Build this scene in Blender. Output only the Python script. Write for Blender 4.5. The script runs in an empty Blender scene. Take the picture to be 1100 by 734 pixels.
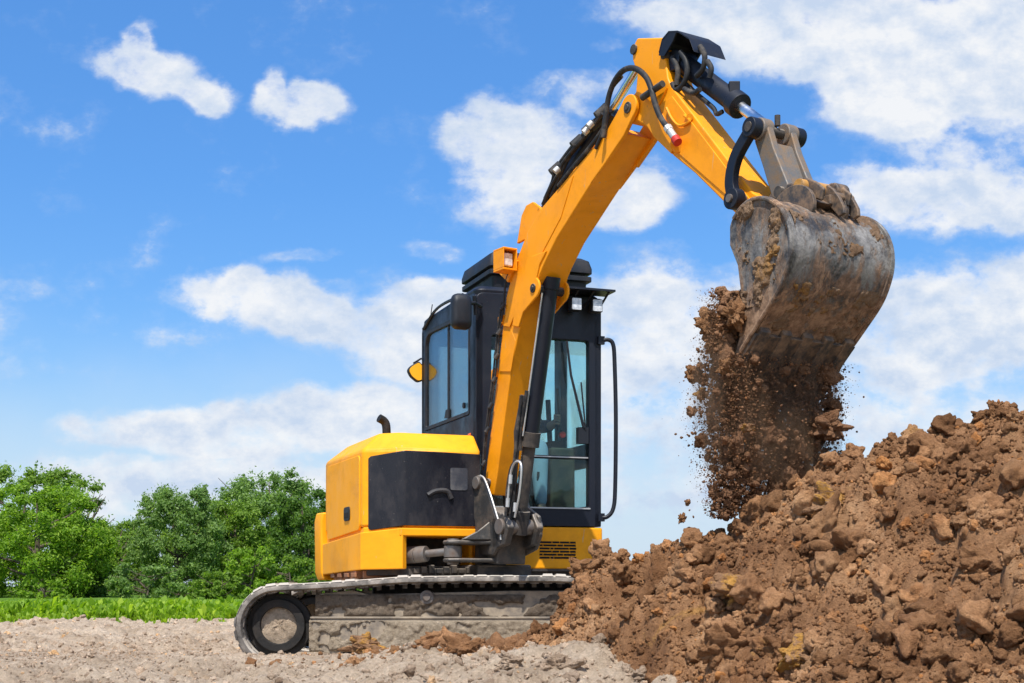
import bpy, bmesh, math, random
import numpy as np
from mathutils import Vector, Matrix
R = math.radians
S = bpy.context.scene
COL = S.collection

# ------------------------------------------------------------------ camera, sky, sun, exposure
FPX, CX, HZ, CZ = 1470.0, 550.0, 630.0, 0.45     # focal length in photo pixels, image centre, horizon row, eye height
cam_d = bpy.data.cameras.new('camera'); cam = bpy.data.objects.new('camera', cam_d); COL.objects.link(cam)
cam.location = (0, 0, CZ); cam.rotation_euler = (R(90), 0, 0)
cam_d.sensor_width = 36; cam_d.lens = 36*FPX/1100; cam_d.shift_y = (HZ-367)/1100
cam_d.clip_start = .05; cam_d.clip_end = 6000
S.camera = cam
S.view_settings.view_transform = 'Standard'; S.view_settings.look = 'None'
S.view_settings.gamma = 1; S.view_settings.use_curve_mapping = False
S.view_settings.exposure = 0.28
SUN_AZ, SUN_EL = -9.0, 61.0      # azimuth: degrees to the right of straight behind the camera
sdir = Vector((math.sin(R(SUN_AZ))*math.cos(R(SUN_EL)), -math.cos(R(SUN_AZ))*math.cos(R(SUN_EL)), math.sin(R(SUN_EL))))
ld = bpy.data.lights.new('sun', 'SUN'); ld.energy = 5.0; ld.angle = R(.5); ld.color = (1, .955, .88)
sun = bpy.data.objects.new('sun', ld); COL.objects.link(sun)
sun.rotation_euler = sdir.to_track_quat('Z', 'Y').to_euler()

def build_world():
    w = bpy.data.worlds.new('World'); S.world = w; w.use_nodes = True
    nt = w.node_tree; N = nt.nodes; L = nt.links
    bg = N['Background']; bg.inputs[1].default_value = 0.13
    def nd(t, **k):
        n = N.new(t)
        for a, b in k.items(): setattr(n, a, b)
        return n
    def math_(op, a, b=None, c=None, clamp=False):
        n = nd('ShaderNodeMath', operation=op, use_clamp=clamp)
        for i, x in enumerate((a, b, c)):
            if x is None: continue
            if isinstance(x, (int, float)): n.inputs[i].default_value = x
            else: L.new(x, n.inputs[i])
        return n.outputs[0]
    sky = nd('ShaderNodeTexSky', sky_type='NISHITA'); sky.sun_disc = False
    sky.sun_elevation = R(SUN_EL); sky.sun_rotation = R(180-SUN_AZ)
    sky.air_density = 1.0; sky.dust_density = .6; sky.ozone_density = 2.0
    tc = nd('ShaderNodeTexCoord'); sep = nd('ShaderNodeSeparateXYZ'); L.new(tc.outputs['Generated'], sep.inputs[0])
    x, y, z = sep.outputs
    ys = math_('MAXIMUM', math_('ABSOLUTE', y), .06)
    px = math_('DIVIDE', x, ys); pz = math_('DIVIDE', z, ys)
    cmb = nd('ShaderNodeCombineXYZ'); L.new(px, cmb.inputs[0]); L.new(pz, cmb.inputs[1])
    P = cmb.outputs[0]
    # behind the viewer the mirrored cloud field is thickened and brightened as added fill
    def noise(vec, scale, detail=7, rough=.58, off=(0, 0, 0), col=False):
        m = nd('ShaderNodeMapping'); m.inputs['Location'].default_value = off; m.inputs['Scale'].default_value = (1, 1.35, 1); L.new(vec, m.inputs[0])
        n = nd('ShaderNodeTexNoise'); n.inputs['Scale'].default_value = scale; n.inputs['Detail'].default_value = detail
        n.inputs['Roughness'].default_value = rough; L.new(m.outputs[0], n.inputs['Vector'])
        return n.outputs['Color' if col else 'Fac']
    wn = noise(P, 22, 5, .55, (3.1, 1.7, 0), True)
    sub = nd('ShaderNodeVectorMath', operation='SUBTRACT'); L.new(wn, sub.inputs[0]); sub.inputs[1].default_value = (.5, .5, .5)
    sc = nd('ShaderNodeVectorMath', operation='SCALE'); L.new(sub.outputs[0], sc.inputs[0]); sc.inputs['Scale'].default_value = .030
    ad = nd('ShaderNodeVectorMath', operation='ADD'); L.new(P, ad.inputs[0]); L.new(sc.outputs[0], ad.inputs[1])
    PW = ad.outputs[0]
    # clouds: centre and radii in photo pixels, tilt, density  (directions on the sky)
    B = [(148,48,34,42,0,1.1),(160,78,80,38,-16,1.15),(215,100,56,28,-6,1.05),
         (292,102,30,38,0,1.1),(338,108,52,28,-5,1.1),(312,116,44,28,0,1.1),
         (548,168,88,92,0,1.3),(505,150,50,45,0,1),(665,215,85,44,0,1.1),(600,190,90,70,0,1.0),
         (578,93,55,16,20,.55),(650,45,34,14,15,.4),(650,100,90,40,0,.5),
         (900,30,280,80,-5,1.5),(1030,70,210,110,0,1.5),(780,20,150,50,-5,1.2),(930,95,130,60,-30,1.1),
         (1040,215,200,52,0,1.3),(950,200,90,34,-5,.9),(1060,165,150,60,0,.8),
         (1080,330,170,80,0,1.4),(1000,360,190,95,0,1.3),(900,400,240,110,0,1.0),(720,370,260,120,0,1.1),(760,330,110,55,0,.9),
         (258,314,95,34,0,1.15),(345,312,80,18,0,.8),(335,338,150,48,-14,1.3),(440,365,130,75,-16,1.35),(460,315,90,26,0,.9),
         (330,272,70,13,8,.55),(460,270,55,16,-8,.55),
         (140,458,110,30,0,1.0),(230,470,170,44,-6,1.25),(340,452,120,52,0,1.4),(400,445,100,50,0,1.3),(200,525,300,56,0,1.15),(120,505,140,34,0,1.0),(60,510,140,40,0,.7),
         (20,312,60,16,-8,.35),(5,400,34,26,0,.4),(160,360,60,12,0,.3),(60,270,90,14,5,.15),
         (650,480,300,120,0,.9),(1000,460,260,70,0,.75),(-150,350,200,60,0,1),(-250,150,250,80,0,1.2),(1300,250,250,90,0,1.3),(550,-500,900,260,0,1.0),(1500,-200,500,160,0,1.2)]
    acc = None
    for (u, v, ru, rv, rot, a) in B:
        m = nd('ShaderNodeMapping', vector_type='TEXTURE'); L.new(PW, m.inputs[0])
        m.inputs['Location'].default_value = ((u-CX)/FPX, (HZ-v)/FPX, 0)
        m.inputs['Rotation'].default_value = (0, 0, R(rot)); m.inputs['Scale'].default_value = (ru/FPX, rv/FPX, 1)
        g = nd('ShaderNodeTexGradient', gradient_type='SPHERICAL'); L.new(m.outputs[0], g.inputs[0])
        s = math_('MULTIPLY', math_('MINIMUM', g.outputs['Fac'], .5), a)
        acc = s if acc is None else math_('SMOOTH_MAX', acc, s, .10)
    n1 = noise(P, 19, 10, .62, (1.3, 5.2, 0)); n2 = noise(P, 19, 10, .62, (1.3-.004, 5.2-.016, 0)); n3 = noise(P, 5.5, 6, .55, (7, 2, 0))
    f = math_('ADD', acc, math_('ADD', math_('MULTIPLY', math_('SUBTRACT', n1, .5), 1.45), math_('MULTIPLY', math_('SUBTRACT', n3, .5), .55)))
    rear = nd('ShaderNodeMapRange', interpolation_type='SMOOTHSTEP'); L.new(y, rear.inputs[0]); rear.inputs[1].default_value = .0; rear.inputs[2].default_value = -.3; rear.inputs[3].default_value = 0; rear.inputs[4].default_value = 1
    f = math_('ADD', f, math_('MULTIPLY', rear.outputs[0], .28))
    mr = nd('ShaderNodeMapRange', interpolation_type='SMOOTHSTEP'); L.new(f, mr.inputs[0]); mr.inputs[1].default_value = .19; mr.inputs[2].default_value = .60
    mr2 = nd('ShaderNodeMapRange', interpolation_type='SMOOTHSTEP'); L.new(f, mr2.inputs[0]); mr2.inputs[1].default_value = .10; mr2.inputs[2].default_value = .5; mr2.inputs[4].default_value = .38
    near = math_('MULTIPLY', acc, 7.0, clamp=True)
    mask = math_('MAXIMUM', math_('MULTIPLY', mr.outputs[0], math_('MULTIPLY', acc, 12.0, clamp=True)), math_('MULTIPLY', mr2.outputs[0], near))
    # relief: brighter where the cloud rises towards the sun, grey blue underneath
    rel = math_('MULTIPLY', math_('SUBTRACT', n2, n1), 3.4)
    sh = math_('ADD', math_('ADD', rel, math_('MULTIPLY', math_('SUBTRACT', n3, .5), 2.2)), .62, clamp=True)
    cr = nd('ShaderNodeMix', data_type='RGBA'); L.new(sh, cr.inputs['Factor'])
    cr.inputs['A'].default_value = (3.7, 4.4, 5.5, 1); cr.inputs['B'].default_value = (5.8, 5.9, 6.05, 1)
    rb = nd('ShaderNodeVectorMath', operation='SCALE'); L.new(cr.outputs['Result'], rb.inputs[0]); L.new(math_('ADD', 1.0, math_('MULTIPLY', rear.outputs[0], .45)), rb.inputs['Scale'])  # unseen rear clouds raised in brightness to fill the shaded undersides
    # clear sky colour: the Nishita sky, tinted to the deeper blue of a polarised shot
    tint = nd('ShaderNodeMix', data_type='RGBA', blend_type='MULTIPLY'); tint.inputs['Factor'].default_value = 1
    tr = nd('ShaderNodeValToRGB'); e = tr.color_ramp.elements
    TS = [(0, (.58, .72, .86)), (.12, (.54, .78, 1.0)), (.18, (.51, .80, 1.08)), (.28, (.47, .84, 1.20)), (.40, (.50, .92, 1.32))]
    while len(e) < len(TS): e.new(.5)
    for el, (p_, c_) in zip(e, TS): el.position = p_; el.color = (*c_, 1)
    L.new(z, tr.inputs[0]); L.new(sky.outputs[0], tint.inputs['A']); L.new(tr.outputs[0], tint.inputs['B'])
    hz = nd('ShaderNodeMapRange', interpolation_type='SMOOTHSTEP'); L.new(math_('ADD', z, math_('MULTIPLY', math_('SUBTRACT', n3, .5), .10)), hz.inputs[0])
    hz.inputs[1].default_value = .22; hz.inputs[2].default_value = .0; hz.inputs[3].default_value = 0; hz.inputs[4].default_value = .85
    hm = nd('ShaderNodeMix', data_type='RGBA'); L.new(hz.outputs[0], hm.inputs['Factor']); L.new(tint.outputs['Result'], hm.inputs['A']); hm.inputs['B'].default_value = (4.1, 4.9, 5.8, 1)
    tint = hm
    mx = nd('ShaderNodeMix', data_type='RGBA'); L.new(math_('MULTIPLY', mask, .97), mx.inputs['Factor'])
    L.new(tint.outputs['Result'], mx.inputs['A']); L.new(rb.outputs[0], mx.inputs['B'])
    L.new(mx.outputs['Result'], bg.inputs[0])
SKY_TINT = (.62, .92, 1.25)
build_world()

# ------------------------------------------------------------------ materials
def new_mat(name):
    m = bpy.data.materials.new(name); m.use_nodes = True
    nt = m.node_tree; N = nt.nodes; b = N['Principled BSDF']
    return m, nt, N, nt.links, b
def ramp(N, L, fac, stops, interp='LINEAR'):
    r = N.new('ShaderNodeValToRGB'); r.color_ramp.interpolation = interp
    e = r.color_ramp.elements
    while len(e) < len(stops): e.new(.5)
    for el, (p, c) in zip(e, stops): el.position = p; el.color = (*c, 1) if len(c) == 3 else c
    L.new(fac, r.inputs[0]); return r.outputs[0]
def nz(N, L, scale, detail=6, rough=.6, vec=None, dist=0.0, stretch=None):
    n = N.new('ShaderNodeTexNoise'); n.inputs['Scale'].default_value = scale; n.inputs['Detail'].default_value = detail
    n.inputs['Roughness'].default_value = rough; n.inputs['Distortion'].default_value = dist
    if vec is None:
        g = N.new('ShaderNodeNewGeometry'); vec = g.outputs['Position']
    if stretch:
        m = N.new('ShaderNodeMapping'); m.inputs['Scale'].default_value = stretch; L.new(vec, m.inputs[0]); vec = m.outputs[0]
    L.new(vec, n.inputs['Vector']); return n.outputs['Fac']
def mixc(N, L, fac, a, b, mode='MIX'):
    m = N.new('ShaderNodeMix'); m.data_type = 'RGBA'; m.blend_type = mode
    for key, x in (('Factor', fac), ('A', a), ('B', b)):
        if isinstance(x, (int, float)): m.inputs[key].default_value = x
        elif isinstance(x, tuple): m.inputs[key].default_value = (*x, 1)
        else: L.new(x, m.inputs[key])
    return m.outputs['Result']
def bump(N, L, b, h, strength, dist=.01):
    n = N.new('ShaderNodeBump'); n.inputs['Strength'].default_value = strength; n.inputs['Distance'].default_value = dist
    L.new(h, n.inputs['Height']); L.new(n.outputs[0], b.inputs['Normal'])
def grimy(name, col, rough=.4, metal=0.0, dust=(.36, .27, .19), dlo=.55, dhi=.8, dscale=5, spot=True, coat=0.0, bmp=.08, dirt2=None, stretch=None, maxd=1.0, wear=False):
    """painted or bare surface with dust, streaks and fine chips"""
    m, nt, N, L, b = new_mat(name)
    a = nz(N, L, dscale, 9, .68, stretch=stretch); f = nz(N, L, 90, 4, .6)
    fac = ramp(N, L, a, [(dlo, (0, 0, 0)), (dhi, (maxd, maxd, maxd))])
    c = mixc(N, L, nz(N, L, 1.3, 3, .5), tuple(x*.93 for x in col), tuple(min(1, x*1.05) for x in col))
    c = mixc(N, L, fac, c, dust)
    if wear:
        c = mixc(N, L, 1.0, c, ramp(N, L, nz(N, L, 2.2, 8, .72, dist=.4), [(.30, (.80, .76, .70)), (.5, (1, 1, 1)), (.72, (1.04, 1.06, 1.1))]), 'MULTIPLY')
        sc1 = ramp(N, L, nz(N, L, 30, 3, .5, dist=1.5, stretch=(1, 1, .12)), [(.70, (0, 0, 0)), (.715, (.55, .55, .55))])
        c = mixc(N, L, sc1, c, (.45, .33, .20))
        st = ramp(N, L, nz(N, L, 16, 7, .75, dist=1.0), [(.64, (0, 0, 0)), (.70, (.6, .6, .6))])
        c = mixc(N, L, st, c, (.20, .11, .05))
    if spot:
        s = ramp(N, L, f, [(.69, (0, 0, 0)), (.73, (1, 1, 1))])
        s2 = N.new('ShaderNodeMath'); s2.operation = 'MULTIPLY'; L.new(s, s2.inputs[0]); L.new(a, s2.inputs[1])
        c = mixc(N, L, s2.outputs[0], c, dirt2 or (.09, .06, .04))
    L.new(c, b.inputs['Base Color'])
    rr = N.new('ShaderNodeMapRange'); L.new(a, rr.inputs[0]); rr.inputs[1].default_value = .35; rr.inputs[2].default_value = .75
    rr.inputs[3].default_value = rough; rr.inputs[4].default_value = min(1, rough+.4); L.new(rr.outputs[0], b.inputs['Roughness'])
    b.inputs['Metallic'].default_value = metal; b.inputs['Specular IOR Level'].default_value = .35; b.inputs['Coat Weight'].default_value = coat; b.inputs['Coat Roughness'].default_value = .12
    bump(N, L, b, f if bmp < .3 else a, bmp, .004 if bmp < .3 else .02)
    return m
M = {}
M['yellow'] = grimy('machine_yellow_paint', (.92, .37, .001), .42, dust=(.62, .30, .04), dlo=.60, dhi=.88, coat=0, bmp=.05, dirt2=(.30, .13, .03), maxd=.45, wear=True)
M['boom_yellow'] = grimy('boom_shaded_paint', (.92, .325, .001), .42, dust=(.60, .26, .03), dlo=.60, dhi=.88, coat=0, bmp=.05, dirt2=(.25, .10, .02), maxd=.45, wear=True)  # same paint as the hood, turned more orange for its shaded faces
M['black'] = grimy('black_paint', (.009, .011, .019), .33, dust=(.11, .095, .09), dlo=.6, dhi=1.0, bmp=.05, dirt2=(.2, .18, .16), maxd=.35)
M['plastic'] = grimy('black_plastic', (.013, .015, .021), .42, dust=(.13, .11, .10), dlo=.5, dhi=.95, bmp=.1, maxd=.5, dirt2=(.2, .17, .14))
M['cover'] = grimy('smoked_cover', (.012, .012, .017), .15, dust=(.15, .13, .12), dlo=.50, dhi=.98, dscale=4, bmp=.04, dirt2=(.32, .29, .26), maxd=.55, stretch=(1, 1, .45))
M['hose'] = grimy('hose_rubber', (.02, .02, .022), .55, dust=(.22, .18, .14), dlo=.5, dhi=.8, dscale=14, bmp=.1, maxd=.7)
M['rubber'] = grimy('track_rubber', (.05, .047, .045), .75, dust=(.33, .29, .25), dlo=.36, dhi=.66, dscale=7, bmp=.5, dirt2=(.3, .25, .2))
M['steel'] = grimy('worn_cast_steel', (.20, .19, .18), .45, .55, dust=(.17, .12, .09), dlo=.42, dhi=.7, dscale=9, bmp=.1)
M['casting'] = grimy('grey_casting', (.06, .058, .056), .42, .4, dust=(.20, .15, .11), dlo=.46, dhi=.8, dscale=8, bmp=.5, dirt2=(.20, .09, .05))
M['chrome'] = grimy('chrome_rod', (.75, .76, .78), .12, 1.0, dust=(.4, .35, .3), dlo=.7, dhi=.95, bmp=.02, spot=False)
M['dark'] = grimy('dark_steel', (.03, .028, .028), .6, dust=(.14, .11, .085), dlo=.42, dhi=.75, dscale=6, bmp=.5)
M['rust'] = grimy('rusty_steel', (.30, .13, .06), .8, 0, dust=(.20, .13, .09), dlo=.5, dhi=.8, bmp=.5)
M['amber'] = grimy('amber_reflection', (.85, .42, .02), .25, spot=False, dlo=.7, dhi=.95)  # flat colour for the yellow hood reflected in the rear mirror
M['orange'] = grimy('orange_reflector', (.8, .16, .02), .3, spot=False, dlo=.7, dhi=.95)
M['silver'] = grimy('galvanised_edge', (.55, .54, .52), .4, .6, dust=(.35, .3, .26), dlo=.5, dhi=.9)
M['grill'] = grimy('vent_black', (.012, .01, .009), .8, dlo=.6, dhi=.95, dust=(.1, .07, .05))
M['red'] = grimy('red_cap', (.5, .03, .02), .4, spot=False)
M['seat'] = grimy('seat_vinyl', (.03, .03, .034), .6, spot=False, dlo=.7)
M['cloth'] = grimy('navy_cloth', (.03, .04, .07), .9, spot=False, dlo=.9, dhi=1, dust=(.05, .05, .08))
M['jeans'] = grimy('pale_denim', (.33, .42, .50), .9, spot=False, dlo=.6, dhi=1, dust=(.3, .42, .55), bmp=.2)
M['skin'] = grimy('skin', (.45, .25, .17), .5, spot=False, dlo=.9, dhi=1)
M['hair'] = grimy('hair', (.04, .025, .015), .7, spot=False, dlo=.9, dhi=1)

def pale_tops(m, dust, lo=.35, hi=.9, amt=.9):
    """pale dust on faces looking up; on the rubber it also paints sunlit brightness"""
    nt = m.node_tree; N = nt.nodes; L = nt.links; b = N['Principled BSDF']; src = b.inputs['Base Color'].links[0].from_socket
    g = N.new('ShaderNodeNewGeometry'); sp = N.new('ShaderNodeSeparateXYZ'); L.new(g.outputs['True Normal'], sp.inputs[0])
    a = N.new('ShaderNodeMath'); a.operation = 'MULTIPLY_ADD'; L.new(nz(N, L, 9, 6, .7), a.inputs[0]); a.inputs[1].default_value = .9; L.new(sp.outputs[2], a.inputs[2])
    L.new(mixc(N, L, ramp(N, L, a.outputs[0], [(min(1, lo+.35), (0, 0, 0)), (min(1, hi+.1), (amt, amt, amt))]), src, dust), b.inputs['Base Color'])
pale_tops(M['rubber'], (.46, .41, .35), .4, 1.0, .85); pale_tops(M['casting'], (.36, .31, .26), .4, .9, .5); pale_tops(M['dark'], (.30, .25, .2), .4, .9, .6)  # track top colour holds real dust plus the bright look of sunlight
def glass_mat(name, tint, refl=.5):
    m, nt, N, L, b = new_mat(name); N.remove(b); out = N['Material Output']
    t = N.new('ShaderNodeBsdfTransparent'); t.inputs[0].default_value = (*tint, 1)
    g = N.new('ShaderNodeBsdfGlossy'); g.inputs['Roughness'].default_value = .02; g.inputs[0].default_value = (.95, 1, 1, 1)
    fr = N.new('ShaderNodeFresnel'); fr.inputs[0].default_value = 1.5
    mm = N.new('ShaderNodeMath'); mm.operation = 'MULTIPLY'; L.new(fr.outputs[0], mm.inputs[0]); mm.inputs[1].default_value = refl*2
    d = N.new('ShaderNodeBsdfDiffuse'); d.inputs[0].default_value = (.42, .40, .37, 1)
    mx = N.new('ShaderNodeMixShader'); L.new(mm.outputs[0], mx.inputs[0]); L.new(t.outputs[0], mx.inputs[1]); L.new(g.outputs[0], mx.inputs[2])
    a = nz(N, L, 5, 8, .7); f = ramp(N, L, a, [(.45, (.01, .01, .01)), (.85, (.09, .09, .09))])
    m2 = N.new('ShaderNodeMixShader'); L.new(f, m2.inputs[0]); L.new(mx.outputs[0], m2.inputs[1]); L.new(d.outputs[0], m2.inputs[2])
    L.new(m2.outputs[0], out.inputs[0]); return m
M['glass'] = glass_mat('teal_cab_glass', (.80, .94, .95), .22)
M['smoke_glass'] = glass_mat('side_window_glass', (.74, .85, .90), .45)
def lamp_mat():
    m, nt, N, L, b = new_mat('lamp_face')
    v = N.new('ShaderNodeTexVoronoi'); v.inputs['Scale'].default_value = 34
    g = N.new('ShaderNodeNewGeometry'); L.new(g.outputs['Position'], v.inputs['Vector'])
    L.new(ramp(N, L, v.outputs['Distance'], [(.2, (.85, .86, .88)), (.7, (.5, .52, .55))]), b.inputs['Base Color'])
    b.inputs['Metallic'].default_value = .2; b.inputs['Roughness'].default_value = .35; return m
M['lamp'] = lamp_mat()

def soil_mat(name, lo, mid, hi, ochre=(.34, .19, .055), ochre_amt=.62, dark=(.10, .055, .03), bs=1.0, isl=False, pale=None, osc=1.6):
    m, nt, N, L, b = new_mat(name)
    n1 = nz(N, L, 2.3, 7, .62, dist=.6); n2 = nz(N, L, 38, 8, .75); n3 = nz(N, L, osc, 7, .72, dist=1.0, stretch=(1, 1, 2)); n4 = nz(N, L, 9, 6, .7)
    c = ramp(N, L, n1, [(.3, lo), (.52, mid), (.75, hi)])
    c = mixc(N, L, ramp(N, L, n4, [(.58, (0, 0, 0)), (.75, (.55, .55, .55))]), c, dark)
    c = mixc(N, L, ramp(N, L, n3, [(ochre_amt, (0, 0, 0)), (ochre_amt+.07, (.9, .9, .9))]), c, ochre)
    if pale:
        g = N.new('ShaderNodeNewGeometry'); c = mixc(N, L, ramp(N, L, nz(N, L, 1.7, 6, .7, dist=.5), [(.47, (0, 0, 0)), (.6, (.85, .85, .85))]), c, pale)
    if isl:
        g = N.new('ShaderNodeNewGeometry')
        c = mixc(N, L, 1.0, c, ramp(N, L, g.outputs['Random Per Island'], [(0, (.66, .62, .58)), (.6, (1.05, 1.03, 1.0)), (.9, (1.35, 1.34, 1.32)), (1, (1.5, 1.2, .8))]), 'MULTIPLY')
    c = mixc(N, L, 1.0, c, ramp(N, L, n2, [(.3, (.62, .60, .58)), (.5, (1, 1, 1)), (.7, (1.32, 1.31, 1.30))]), 'MULTIPLY')
    L.new(c, b.inputs['Base Color']); b.inputs['Roughness'].default_value = .95; b.inputs['Specular IOR Level'].default_value = .15
    hh = N.new('ShaderNodeMath'); hh.operation = 'ADD'; L.new(n2, hh.inputs[0]); L.new(nz(N, L, 150, 5, .7), hh.inputs[1])
    bump(N, L, b, hh.outputs[0], 1.0*bs, .02)
    return m
M['soil'] = soil_mat('pile_soil', (.185, .085, .038), (.375, .197, .096), (.58, .345, .185), ochre_amt=.64, ochre=(.50, .27, .09))
M['clod'] = soil_mat('clod_soil', (.185, .085, .038), (.375, .197, .096), (.58, .345, .185), isl=True, ochre_amt=.64, ochre=(.50, .27, .09))
M['mud_dark'] = soil_mat('shaded_mud', (.13, .10, .075), (.20, .155, .115), (.30, .24, .18), ochre=(.25, .18, .11), dark=(.08, .06, .045), ochre_amt=.62)  # darker copy of the dried mud, with shade put into its colour
M['crust'] = grimy('dusty_plate', (.11, .095, .085), .7, dust=(.36, .29, .21), dlo=.32, dhi=.62, dscale=7, bmp=.5, dirt2=(.2, .16, .12))
M['link'] = grimy('dirty_link_steel', (.17, .16, .15), .5, .35, dust=(.24, .16, .10), dlo=.40, dhi=.62, dscale=14, bmp=.25, dirt2=(.06, .05, .045))
M['mud_steel'] = grimy('mud_stained_steel', (.07, .06, .055), .5, .2, dust=(.28, .18, .11), dlo=.42, dhi=.66, dscale=18, bmp=.25)
M['ochre'] = soil_mat('ochre_soil', (.24, .13, .07), (.36, .20, .105), (.44, .26, .15), osc=5, ochre=(.60, .31, .07), ochre_amt=.50, dark=(.2, .09, .035))
M['wet'] = soil_mat('fresh_dark_soil', (.19, .095, .05), (.30, .16, .088), (.42, .245, .145), isl=True, ochre_amt=.68)
M['ground'] = soil_mat('dry_ground_soil', (.385, .285, .195), (.54, .42, .305), (.69, .555, .415), ochre=(.55, .37, .22), dark=(.38, .24, .155), ochre_amt=.6)
M['gclod'] = soil_mat('dry_clod_soil', (.40, .29, .205), (.56, .43, .32), (.72, .57, .44), ochre=(.52, .35, .2), dark=(.36, .23, .155), isl=True, ochre_amt=.64)
M['mud'] = soil_mat('dried_mud', (.27, .21, .15), (.40, .32, .23), (.52, .43, .33), ochre=(.36, .28, .19), dark=(.2, .15, .11), ochre_amt=.6)

M['clay'] = soil_mat('bucket_clay', (.20, .12, .07), (.31, .20, .125), (.42, .29, .19), ochre=(.42, .22, .07), ochre_amt=.56)
def bucket_mat():
    m, nt, N, L, b = new_mat('muddy_bucket_steel')
    steel = mixc(N, L, ramp(N, L, nz(N, L, 6, 7, .7), [(.42, (0, 0, 0)), (.6, (1, 1, 1))]), (.045, .040, .038), (.27, .25, .225))
    fine = ramp(N, L, nz(N, L, 60, 5, .7), [(.35, (.7, .7, .7)), (.7, (1.15, 1.15, 1.15))])
    steel = mixc(N, L, 1.0, steel, fine, 'MULTIPLY')
    g = N.new('ShaderNodeNewGeometry'); sp = N.new('ShaderNodeSeparateXYZ'); L.new(g.outputs['Position'], sp.inputs[0])
    hgt = N.new('ShaderNodeMapRange'); L.new(sp.outputs[2], hgt.inputs[0]); hgt.inputs[1].default_value = 2.10; hgt.inputs[2].default_value = 2.34; hgt.inputs[3].default_value = -.03; hgt.inputs[4].default_value = .10
    low = N.new('ShaderNodeMapRange'); L.new(sp.outputs[2], low.inputs[0]); low.inputs[1].default_value = 2.08; low.inputs[2].default_value = 1.7; low.inputs[3].default_value = 0; low.inputs[4].default_value = .30
    n = nz(N, L, 8, 10, .72, dist=.35, stretch=(1.6, 1.6, .55))
    s = N.new('ShaderNodeMath'); L.new(n, s.inputs[0]); L.new(hgt.outputs[0], s.inputs[1])
    s2 = N.new('ShaderNodeMath'); L.new(s.outputs[0], s2.inputs[0]); L.new(low.outputs[0], s2.inputs[1])
    mf = ramp(N, L, s2.outputs[0], [(.50, (0, 0, 0)), (.64, (1, 1, 1))])
    mud = ramp(N, L, nz(N, L, 20, 8, .75), [(.32, (.10, .06, .035)), (.48, (.23, .135, .08)), (.60, (.36, .23, .145)), (.74, (.42, .23, .09))])
    L.new(mixc(N, L, mf, steel, mud), b.inputs['Base Color'])
    mt = N.new('ShaderNodeMapRange'); L.new(mf, mt.inputs[0]); mt.inputs[3].default_value = .05; mt.inputs[4].default_value = 0; L.new(mt.outputs[0], b.inputs['Metallic'])
    ro = N.new('ShaderNodeMapRange'); L.new(mf, ro.inputs[0]); ro.inputs[3].default_value = .42; ro.inputs[4].default_value = .95; L.new(ro.outputs[0], b.inputs['Roughness'])
    h = N.new('ShaderNodeMath'); h.operation = 'MULTIPLY_ADD'; L.new(nz(N, L, 45, 6, .75), h.inputs[0]); h.inputs[1].default_value = .5; L.new(mf, h.inputs[2])
    bump(N, L, b, h.outputs[0], .8, .012)
    return m
M['bucket'] = bucket_mat()

def leaf_mat(name, a, bcol, c):
    m, nt, N, L, b = new_mat(name)
    g = N.new('ShaderNodeNewGeometry')
    col = ramp(N, L, g.outputs['Random Per Island'], [(0, a), (.55, bcol), (1, c)])
    L.new(col, b.inputs['Base Color']); b.inputs['Roughness'].default_value = .55; b.inputs['Specular IOR Level'].default_value = .3
    t = N.new('ShaderNodeBsdfTranslucent'); L.new(mixc(N, L, 1.0, col, (1.5, 1.6, .6), 'MULTIPLY'), t.inputs[0])
    mx = N.new('ShaderNodeMixShader'); mx.inputs[0].default_value = .5
    L.new(b.outputs[0], mx.inputs[1]); L.new(t.outputs[0], mx.inputs[2]); L.new(mx.outputs[0], N['Material Output'].inputs[0])
    return m
M['leaf_bright'] = leaf_mat('bright_leaves', (0.109, 0.207, 0.014), (0.191, 0.327, 0.026), (0.328, 0.459, 0.051))
M['leaf_mid'] = leaf_mat('mid_leaves', (0.095, 0.175, 0.020), (0.164, 0.272, 0.034), (0.273, 0.393, 0.060))
M['leaf_grey'] = leaf_mat('grey_green_leaves', (0.103, 0.184, 0.043), (0.176, 0.283, 0.073), (0.290, 0.412, 0.129))
M['leaf_dark'] = leaf_mat('dark_leaves', (0.048, 0.103, 0.016), (0.090, 0.174, 0.026), (0.156, 0.267, 0.039))
M['crop'] = leaf_mat('crop_leaves', (0.140, 0.246, 0.015), (0.238, 0.380, 0.025), (0.392, 0.512, 0.050))
M['bark'] = grimy('bark', (.09, .065, .045), .9, dlo=.4, dhi=.7, dust=(.16, .13, .10), bmp=.5, spot=False)
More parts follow.
